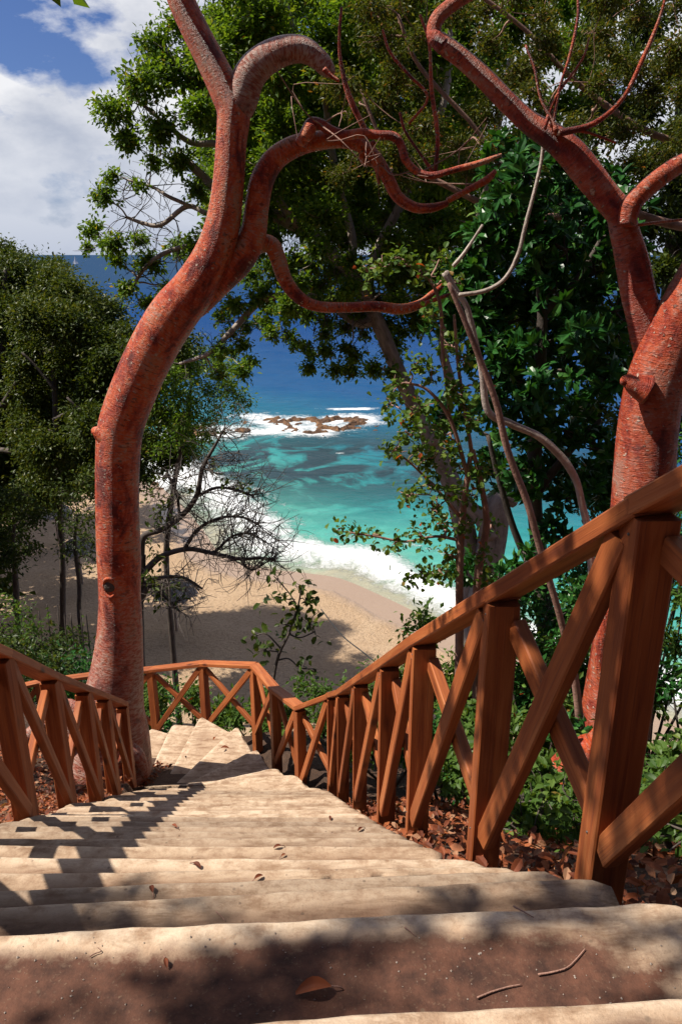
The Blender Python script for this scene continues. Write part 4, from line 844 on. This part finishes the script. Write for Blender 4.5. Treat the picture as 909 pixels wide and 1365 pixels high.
for k in range(330):
    a = nd[rng.integers(len(nd))]; d_ = unit(rng.normal(0, 1, 3) * (1, .8, 1) + (.5, 0, .25)); l_ = rng.uniform(.35, 1.1)
    m1 = a + d_ * l_ * .5 + rng.normal(0, .1, 3); e_ = a + d_ * l_ + rng.normal(0, .14, 3); tube(t.br, [a, m1, e_], [.012, .009, .005], 4, 3, 0, False)
    for _ in range(2): tube(t.br, [m1, m1 + unit(rng.normal(0, 1, 3) + d_) * l_ * .35, m1 + unit(rng.normal(0, 1, 3) + d_) * l_ * .6], [.007, .006, .004], 4, 2, 0, False)
clumps(t, D([(215, 680, 16), (205, 700, 14), (200, 770, 16), (215, 790, 18), (235, 780, 14), (200, 660, 14), (225, 665, 12), (250, 655, 10), (205, 740, 14), (230, 700, 8), (210, 640, 10), (300, 640, 11), (325, 650, 8), (285, 620, 8), (240, 800, 10), (195, 720, 12)], 16.5, 17.5), .15, 8, twigs=4)
t.done('twigs')

# ------------------------------------------------------------------ bushes
def bush(x, y, r_, h, lab, leaf='lf_dark', sz=.07, n=1400, wid=.5, group=None, fine=False, z=None, name='bush', tone=0, bark='dark_bark'):
    z0 = G(x, y) if z is None else z
    t = Tree(name, (x, y, z0), lab, 'bush', group, bark, leaf); t.nodes = [np.array((x, y, z0))]; t.nr = [.03]
    k = max(5, int(5 + r_ * 6))
    for _ in range(k):
        a = rng.uniform(0, 6.28); q = r_ * rng.uniform(.1, .85); c_ = np.array([x + math.cos(a) * q, y + math.sin(a) * q, z0 + h * rng.uniform(.35, .85)])
        tube(t.br, [(x + rng.normal(0, .04), y, z0 - .05), (np.array([x, y, z0]) + c_) / 2 + rng.normal(0, .06, 3), c_], [.018, .014, .008], 5, 4, .0, False)
        t.clump(c_, max(.22, r_ * .45), n // k, sz, wid, .85, 6, 5, fine, .1, tone, connect=False)
    return t.done('stems', 'foliage')
bl = [(-3.35, 10.6, .75, 1.5, 'bush behind the landing rail\'s left panel', 'lf_bright'), (-2.3, 10.7, .7, 1.25, 'bush behind the landing rail\'s middle panel', 'lf_bright'), (-1.25, 10.3, .6, .95, 'low bush behind the landing rail\'s right panel', 'lf_bright'),
      (-.25, 8.7, .6, 1.05, 'bush at the landing\'s right corner post', 'lf_bright'), (.35, 7.6, .65, 1.15, 'bright bush where the right railing meets the landing', 'lf_bright'), (.5, 6.5, .55, 1.0, 'bush behind the railing\'s closely set far posts', 'lf_bright'),
      (.85, 5.5, .5, .95, 'bush behind the middle of the right railing', 'lf_dark'), (1.25, 5.0, .5, 1.0, 'leafy bush between the grey trunk and the right railing', 'lf_bright'), (1.5, 6.2, .6, 1.6, 'taller dark bush below the grey twin trunk', 'lf_dark'),
      (1.95, 4.6, .42, .85, 'bush left of the deep red trunk\'s foot', 'lf_dark'), (2.35, 6.4, .7, 2.0, 'tall dark bush left of the deep red trunk', 'lf_dark'), (2.85, 4.6, .6, 1.25, 'bush with yellow green leaves right of the deep red trunk', 'lf_bright'),
      (3.3, 5.6, .8, 2.0, 'tall shaded bush at the right edge behind the railing', 'lf_dark'), (2.3, 3.5, .35, .55, 'low bush at the right edge above the leaf litter', 'lf_bright'), (1.25, 3.9, .28, .45, 'small bright bush beside the pinkish leaning trunk', 'lf_bright'),
      (-7.4, 14.5, 1.2, 3.4, 'green bush at the left edge below the big trees', 'lf_bright'), (-6.0, 14.0, 1.3, 2.4, 'dark bush on the slope left of the red trunk\'s foot', 'lf_dark'), (-5.0, 12.5, 1.1, 1.8, 'shaded bush behind the left railing', 'lf_dark'), (-4.3, 14.5, 1.0, 2.2, 'dark bush right behind the red trunk\'s foot', 'lf_dark')]
for (x, y, r_, h, lab, lfm) in bl: bush(x, y, r_, h, lab, lfm, sz=.075 if y < 9 else .10, n=int(1100 + 900 * r_), fine=y < 6, tone=-.12 if lfm == 'lf_bright' else 0)

for (x, y, r_, h, lab, lfm) in [(1.5, 7.4, .8, 2.5, 'tall bright shrub between the grey trunks and the glossy tree', 'lf_bright'), (2.3, 7.9, .9, 3.0, 'tall leafy shrub under the glossy dark tree', 'lf_dark'), (2.6, 7.2, .8, 3.0, 'tall leafy shrub just left of the forked red trunk', 'lf_dark'), (1.9, 6.0, .6, 2.0, 'bright shrub under the end of the loose vine', 'lf_bright'), (3.25, 6.9, .8, 4.6, 'tall dark shrub filling the view right of the forked red trunk', 'lf_dark'), (3.05, 6.3, .6, 3.0, 'leafy shrub against the sea at the right edge above the railing', 'lf_bright'), (1.0, 6.6, .5, 1.6, 'upright shrub beside the round leaved shrub', 'lf_bright')]:
    bush(x, y, r_, h, lab, lfm, sz=.08, n=int(3300 * r_), tone=-.08 if lfm == 'lf_bright' else .1)
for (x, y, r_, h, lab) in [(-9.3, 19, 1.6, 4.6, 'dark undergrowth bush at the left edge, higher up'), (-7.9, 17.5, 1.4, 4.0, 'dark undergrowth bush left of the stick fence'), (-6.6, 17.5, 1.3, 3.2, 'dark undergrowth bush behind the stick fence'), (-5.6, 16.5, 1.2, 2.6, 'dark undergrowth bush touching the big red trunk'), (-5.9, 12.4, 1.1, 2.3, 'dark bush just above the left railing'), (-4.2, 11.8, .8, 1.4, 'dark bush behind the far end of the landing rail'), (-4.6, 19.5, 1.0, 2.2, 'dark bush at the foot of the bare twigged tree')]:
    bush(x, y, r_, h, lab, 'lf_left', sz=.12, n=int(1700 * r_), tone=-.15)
for (x, y, r_, h, lab) in [(1.35, 3.1, .22, .32, 'tiny green plant just right of the second brace from the viewer'), (1.85, 3.3, .28, .42, 'low green plant in front of the leaning trunk'), (1.55, 2.6, .18, .26, 'seedling in the leaf litter beside the tallest post'), (2.5, 4.2, .4, .8, 'low leafy plant behind the grass at the right edge'), (1.05, 3.6, .2, .34, 'small green plant beside the third post')]:
    bush(x, y, r_, h, lab, 'lf_bright', sz=.06, n=int(1500 * r_) + 200, fine=True, tone=-.1)
# leaf litter and ground cover (nobody could count it)
def scatter(n, f, sz, wid, m, name, lab, flat=.35, up=0.02, axz=.15):
    b_ = Bag(); pts = []
    while len(pts) < n:
        x, y = f()
        pts.append((x, y))
    pts = np.array(pts); z = ground(pts[:, 0], pts[:, 1]) + rng.uniform(.0, up, n)
    a = rng.uniform(0, 6.28, n); ax = np.column_stack([np.cos(a), np.sin(a), rng.normal(0, axz, n)]); s_ = sz * rng.uniform(.6, 1.3, n)
    leaves(b_, np.column_stack([pts, z + .01]), ax, s_, s_ * wid, rng.uniform(0, 1, n), True, flat)
    return tag(b_.build(name, m, None, False, origin=(0, 0, 0)), lab, kind='stuff')
def fr():
    y = rng.uniform(.9, 6); return (np.interp(y, re[:, 1], re[:, 0]) + .06 + abs(rng.normal(0, 1.1)), y)
scatter(4600, fr, .058, .5, M['lf_litter'], 'leaf_litter', 'red brown fallen leaves covering the bank right of the steps', .6, .05, .4)
def fl():
    y = rng.uniform(1.5, 8); return (ledge(y) - .1 - abs(rng.normal(0, 1.2)), y)
scatter(6000, fl, .058, .5, M['lf_litter'], 'leaf_litter', 'dead leaves on the dark bank left of the steps', .6, .05, .4)
def gr_(x0, x1, y0, y1, n, lab):
    b_ = Bag(); x = rng.uniform(x0, x1, n); y = rng.uniform(y0, y1, n); keep = fbm(x * 3, y * 3, 77) > -.1; x, y = x[keep], y[keep]; n = len(x)
    z = ground(x, y); a = rng.uniform(0, 6.28, n); s_ = rng.uniform(.07, .2, n)
    leaves(b_, np.column_stack([x, y, z]), np.column_stack([np.cos(a) * .45, np.sin(a) * .45, np.ones(n)]), s_, np.full(n, .008), rng.uniform(0, 1, n), True, .5, up=(0, 1, 0))
    tag(b_.build('grass', M['lf_grass'], None, False, origin=(0, 0, 0)), lab, kind='stuff')
gr_(1.1, 2.0, 2.9, 4.3, 2600, 'thin green grass by the leaning trunk'); gr_(1.9, 3.2, 2.4, 4.2, 2600, 'grass tufts at the right edge of the bank')

# ------------------------------------------------------------------ fallen leaves, twigs and stones on the steps
def onstep(px, py):
    for k, (y0, m_, z, xr) in enumerate(NO):
        q = Pz(px, py, z)
        lo = -1 if k == 0 else NO[k - 1][0] + NO[k - 1][1] * q[0]; hi = y0 + m_ * q[0]
        if lo < q[1] < hi - .01: return q
    return Pz(px, py, -1.28)
def fallen(px, py, sz, lab, cur=.3, dirn=0.0, q=None):
    q = onstep(px, py) if q is None else q
    n = 7; V = []; ca, sa = math.cos(dirn), math.sin(dirn)
    for i in range(n):
        t = i / (n - 1); wv = sz * .22 * math.sin(math.pi * min(1, t * .93 + .05)) ** .8; zc = cur * sz * (math.sin(t * math.pi) * .6 + .5 * t * t)
        for s in (-1, -.5, 0, .5, 1):
            x = (t - .5) * sz; y = s * wv; z = zc + abs(s) ** 1.5 * wv * .75 + .006
            V.append(q + (x * ca - y * sa, x * sa + y * ca, z))
    F4 = [(i * 5 + s, i * 5 + s + 1, (i + 1) * 5 + s + 1, (i + 1) * 5 + s) for i in range(n - 1) for s in range(4)]
    o = thing('fallen_leaf', q, lab, 'leaf', 'dead leaves on the steps'); 
    mk('blade', V, np.array(F4), M['lf_litter'], o, True, attrs={'lv': np.full(len(V), rng.uniform(.05, .6))})
    b_ = Bag(); e = q + np.array([(.5) * sz * ca, .5 * sz * sa, cur * sz * .5 + .006]); tube(b_, [e, e + np.array([ca * .25, sa * .25, -.08]) * sz, e + np.array([ca * .5, sa * .5, -.35]) * sz * .9], [.0016, .0014, .001], 5, 3, 0, False)
    b_.build('leaf_stalk', M['twig'], o)
fallen(418, 1325, .065, 'curled brown leaf lying at the lip of the nearest step', .22, 0.15)
for (a, b__, s_, lab) in [(203, 1188, .03, 'curled orange leaf on the third step near the left'), (345, 1172, .03, 'red leaf on the third step left of centre'), (263, 1156, .035, 'reddish leaf on the fourth step near the left railing'), (233, 1103, .035, 'small orange leaf at the edge of the railing\'s shadow'), (378, 1142, .02, 'tiny brown leaf in mid flight of the sunlit steps'), (480, 1107, .03, 'dark curled leaf on the sunlit steps right of centre'), (370, 1131, .03, 'orange leaf on the sunlit steps left of centre'), (440, 1092, .03, 'pale orange leaf high on the sunlit steps'), (222, 1287, .02, 'tiny orange leaf in the soil on the second step')]:
    fallen(a, b__, s_, lab, .2, rng.uniform(0, 6))
for (q_, s_, lab) in [(Pz(300, 998, -5.72), .10, 'large pale leaf on the broad winding step'), (Pz(228, 1022, -5.55), .08, 'yellow leaf on the winding step near the left railing'), (Pz(286, 985, -5.72), .06, 'small leaf at the back of the winding steps'), (Pz(248, 1010, -5.72), .05, 'small brown leaf in the middle of the winding step')]:
    fallen(0, 0, s_, lab, .15, rng.uniform(0, 6), q_)
def stick(pl, lab, r_=.0022):
    q = [onstep(a, b__) + (0, 0, .004) for a, b__ in pl]; zz_ = max(v[2] for v in q); q = [Pz(a, b__, zz_) for a, b__ in pl]
    b_ = Bag(); tube(b_, q, np.linspace(r_, r_ * .5, len(q)), 6, 4, .1); o = b_.build('twig', M['twig'], None, origin=q[0]); tag(o, lab, 'twig', 'twigs on the steps')
stick([(717, 1299), (735, 1296), (755, 1290), (768, 1278), (779, 1265)], 'bent red twig on the second step near its right end')
stick([(636, 1330), (655, 1322), (675, 1316), (694, 1312)], 'straight red twig at the foot of the second step')
stick([(539, 1236), (546, 1241), (553, 1247)], 'short reddish twig in the soil of the second step', .0016)
stick([(684, 1208), (697, 1215), (711, 1223)], 'dark twig in the shade near the second step\'s front edge', .002)
stick([(120, 1275), (127, 1271), (135, 1268), (131, 1263)], 'short twig in the shade on the left of the second step', .0014)
stick([(288, 1215), (295, 1221), (300, 1227)], 'little orange twig on the third step', .0015)
b_ = Bag()
for k in range(260):
    q = np.array([rng.uniform(-1.0, .70), rng.uniform(.9, 1.14), -1.279])
    r_ = rng.uniform(.0008, .0026) * (1 if k % 7 else 1.4); a = unit(rng.normal(0, 1, (6, 3))); 
    oct_ = np.array([(1, 0, 0), (-1, 0, 0), (0, 1, 0), (0, -1, 0), (0, 0, 1), (0, 0, -1)]) * rng.uniform(.6, 1.2, (6, 1)) * r_ + q
    b_.add(oct_, [(0, 2, 4), (2, 1, 4), (1, 3, 4), (3, 0, 4), (2, 0, 5), (1, 2, 5), (3, 1, 5), (0, 3, 5)], None)
tag(b_.build('grit', M['dry'], None, False, origin=(0, 0, 0)), 'fine grit strewn over the soil on the top steps', kind='stuff')

# ------------------------------------------------------------------ beach things
def umbrella(px, py, wpx, lab, tilt=0):
    q = Pz(px, py, SEA + 2.4); base = np.array([q[0], q[1], G(q[0], q[1])]); r_ = wpx * q[1] / F / 2 * 1.05
    o = thing('thatched_umbrella', base, lab, 'beach umbrella', 'thatched umbrellas on the beach')
    b_ = Bag(); tube(b_, [base - (0, 0, .2), base + (0, 0, 2.7)], [.07, .06], 8, 3, .03); b_.build('post', M['dry'], o)
    n = 26; rings = [(0.02, 2.85), (.3, 2.66), (.62, 2.42), (1.0, 2.08)]; V = []
    for (k, (a, h)) in enumerate(rings):
        for s in range(n * 2):
            th = s / (n * 2) * 6.283; rr_ = r_ * a * (1 + (.13 * rng.uniform(-1, 1) if k == 3 else .03 * rng.uniform(-1, 1))); V.append(base + (math.cos(th) * rr_, math.sin(th) * rr_, h + (rng.uniform(-.12, .05) if k else 0)))
    m_ = n * 2; F4 = [(k * m_ + s, (k + 1) * m_ + s, (k + 1) * m_ + (s + 1) % m_, k * m_ + (s + 1) % m_) for k in range(3) for s in range(m_)]
    F4 += [(k * m_ + s, k * m_ + (s + 1) % m_, (k + 1) * m_ + (s + 1) % m_, (k + 1) * m_ + s) for k in range(0)]
    ro = mk('thatch_roof', V, np.array(F4), M['thatch'], o, False)
    md = ro.modifiers.new('solid', 'SOLIDIFY'); md.thickness = .12
    b_ = Bag(); c = []; ax = []
    for s in range(240):
        th = rng.uniform(0, 6.283); a = rng.uniform(.2, 1.0); h = np.interp(a, [0, .3, .62, 1], [2.9, 2.7, 2.46, 2.12]); c.append(base + (math.cos(th) * r_ * a, math.sin(th) * r_ * a, h)); ax.append((math.cos(th), math.sin(th), -.55))
    leaves(b_, np.array(c), np.array(ax), np.full(240, .4), np.full(240, .08), rng.uniform(0, 1, 240), False, .4); b_.build('palm_thatch', M['thatch'], ro)
umbrella(74, 686, 44, 'weathered thatched umbrella in the shade at the far left of the beach')
umbrella(232, 792, 62, 'thatched umbrella half hidden right of the red trunk')
umbrella(105, 735, 46, 'thatched umbrella partly hidden left of the red trunk')
# rope from the bank to the beach
b_ = Bag(); tube(b_, [P(428, 812, 15), P(455, 846, 13), P(482, 868, 11.5), P(512, 892, 9)], [.011] * 4, 6, 6, 0)
tag(b_.build('cable', M['cable'], None, origin=P(512, 892, 9)), 'thin dark line slanting across the bright sand', 'cable')
# stakes on the slope at the left
fs = thing('stick_fence', gb(60, 850, 15.5), 'row of thin stakes on the dark slope left of the red trunk', 'fence')
for k in range(9):
    px_ = 30 + k * 11; q = P(px_, 858, 15); q2 = P(px_ + rng.uniform(-3, 3), 812 + rng.uniform(-8, 8), 15); b_ = Bag(); tube(b_, [q - (0, 0, 2.5), q2], [.018, .014], 6, 3, .05); b_.build('stake', M['dark_bark'], fs)
# far sailing boat
q = Pz(101, 349, SEA); q = q * (1400 / q[1]); q[2] = SEA
o = thing('sailing_boat', q, 'tiny white sailing boat near the horizon', 'boat')
V = [q + np.array(v) for v in [(-5, 0, 0), (5.5, 0, .2), (0, -1.6, 0), (0, 1.6, 0), (-5, 0, 1.4), (6, 0, 1.8), (0, -1.8, 1.4), (0, 1.8, 1.4)]]
mk('hull', V, [np.array([(0, 2, 6), (0, 6, 4), (2, 1, 5), (2, 5, 6), (1, 3, 7), (1, 7, 5), (3, 0, 4), (3, 4, 7), (4, 6, 5), (4, 5, 7)])], M['white'], o, False)
b_ = Bag(); tube(b_, [q, q + (0, 0, 15)], [.12, .08], 6, 2, 0); b_.build('mast', M['bolt'], o)
mk('sail', [q + np.array(v) for v in [(-.2, 0, 2.2), (-5, .3, 2.4), (-.2, 0, 14), (-2.2, .5, 7), (-.2, .1, 2.2), (-5, .4, 2.4), (-.2, .1, 14), (-2.2, .6, 7)]], [np.array([(0, 1, 3), (0, 3, 2), (4, 7, 5), (4, 6, 7)])], M['white'], o, False)
mk('sail', [q + np.array(v) for v in [(.2, 0, 2), (5.2, .3, 2), (.2, 0, 13), (.2, .1, 2), (5.2, .4, 2), (.2, .1, 13)]], [np.array([(0, 1, 2), (3, 5, 4)])], M['white'], o, False)

# ------------------------------------------------------------------ tree overhead, left of the steps: it throws the dappled shade on the top steps
t = Tree('overhanging_tree', (-4.6, -1.0, G(-4.6, -1.0)), 'tree beside the top of the steps shading them', 'tree', bark='greybark', leaf='lf_mid')
z0 = G(-4.6, -1.0); t.limb([(-4.6, -1, z0 - .2), (-4.5, -.9, 1), (-4.2, -.8, 2.6), (-3.6, -.7, 3.8), (-2.6, -.3, 4.6)], [.2, .17, .13, .1, .05], 'trunk', 12, 5, .08)
for (gx, gy, r_, n) in [(-.35, .95, .20, 60), (-.15, 1.05, .16, 45), (-.55, 1.35, .20, 60), (.05, 1.2, .12, 30), (.40, 1.25, .20, 55), (.55, 1.45, .22, 60), (.25, 1.42, .15, 34), (.62, 1.1, .12, 20), (-1.0, 1.2, .3, 90), (.8, 1.55, .25, 60), (-.9, .8, .2, 40), (.95, 2.0, .3, 70), (1.0, 1.4, .25, 50), (-.7, 1.6, .2, 40)]:
    tt = 5.6 + rng.uniform(-.5, .5); c_ = np.array([gx, gy, slope(gy)]) + sd * tt
    t.clump(c_, r_ * 1.1, int(n * 1.5), .085, .6, .8, 4, 5)
for (gx, gy, gz, r_, n) in [(.85, 1.65, -.7, .22, 130), (.8, 1.75, -1.2, .24, 150), (.95, 1.55, -.95, .2, 110), (.72, 1.95, -1.35, .2, 100), (.62, 2.15, -1.7, .22, 120), (1.3, 2.0, -2.1, .35, 200), (1.6, 2.8, -2.8, .4, 200), (1.0, 2.6, -2.6, .3, 140), (.9, 1.0, -.4, .3, 150), (1.0, .9, -.8, .3, 150), (.55, 2.3, -1.25, .12, 40)]:
    c_ = np.array([gx, gy, gz]) + sd * (5.0 + rng.uniform(-.5, .5)); t.clump(c_, r_, n, .085, .6, .8, 4, 5)
for k in range(16):      # shade over the bank left of the left railing
    gx, gy = rng.uniform(-4.2, -2.45), 1.5 + 5.2 * (k + .5) / 16; c_ = np.array([gx, gy, slope(gy) - .1]) + sd * (4.6 + rng.uniform(-.4, .4)); t.clump(c_, .36, 330, .10, .6, .8, 4, 5)
t.done()

# unseen wood: trees added behind and right to block sky light; beach trees cast shade
def woodtree(x, y, h, R0, lab, n=14, leaf=.42, per=10, flat=.7, low=.45):
    z0 = G(x, y); t = Tree('shade_tree', (x, y, z0), lab, 'tree', None, 'dark_bark', 'lf_left')
    t.limb([(x, y, z0 - .3), (x + .2, y, z0 + h * .3), (x - .1, y + .1, z0 + h * .6), (x, y, z0 + h * .85)], [.3, .24, .16, .07], 'trunk', 10, 5, .08)
    for _ in range(n):
        a = rng.uniform(0, 6.28); q = R0 * rng.uniform(.2, .9); c_ = np.array([x + math.cos(a) * q, y + math.sin(a) * q, z0 + h * rng.uniform(low, 1)])
        t.clump(c_, R0 * .42, int(9 * (R0 * .42 / leaf) ** 2 * 2.4), leaf, .5, flat, 4, 5)
    return t.done()
for (x, y, h, R0, lab) in [(-3.5, -7, 9, 3.6, 'added unseen tree on the slope behind the viewer, left'), (1.5, -6.5, 9, 3.6, 'added unseen tree on the slope straight behind the viewer'), (6, -4, 10, 3.6, 'added unseen tree behind the viewer to the right'), (7.5, 1.0, 10, 3.4, 'added unseen tree right of the top of the steps'), (8, 6.0, 12, 3.2, 'added tree outside the view right of the forked red trunk'), (-8.5, -3.0, 8, 2.6, 'added unseen low tree uphill to the left'), (2.2, -2.8, 8.5, 2.4, 'added unseen tree leaning over the top step')]:
    woodtree(x, y, h, R0, lab)
for (x, y, h, R0, lab) in [(-21, 24, 15, 4.5, 'tree at the back of the beach outside the view, nearest'), (-24, 31, 15, 4.5, 'tree at the back of the beach outside the view, middle'), (-30, 40, 15, 5, 'tree at the back of the beach outside the view, farthest'), (-17, 29, 11, 3.6, 'shade tree standing on the beach at the far left'), (-27, 50, 15, 5, 'tree on the headland beyond the beach'), (-17, 22, 13, 3.6, 'tree on the slope foot outside the view'), (-21, 36, 14, 4.2, 'tree at the back of the beach outside the view, fourth'), (-26, 45, 14, 4.2, 'tree at the back of the beach outside the view, fifth'), (-14.5, 20, 11, 3, 'slim tree on the slope foot outside the view')]:
    woodtree(x, y, h, R0, lab, n=24, leaf=.5, low=.3)
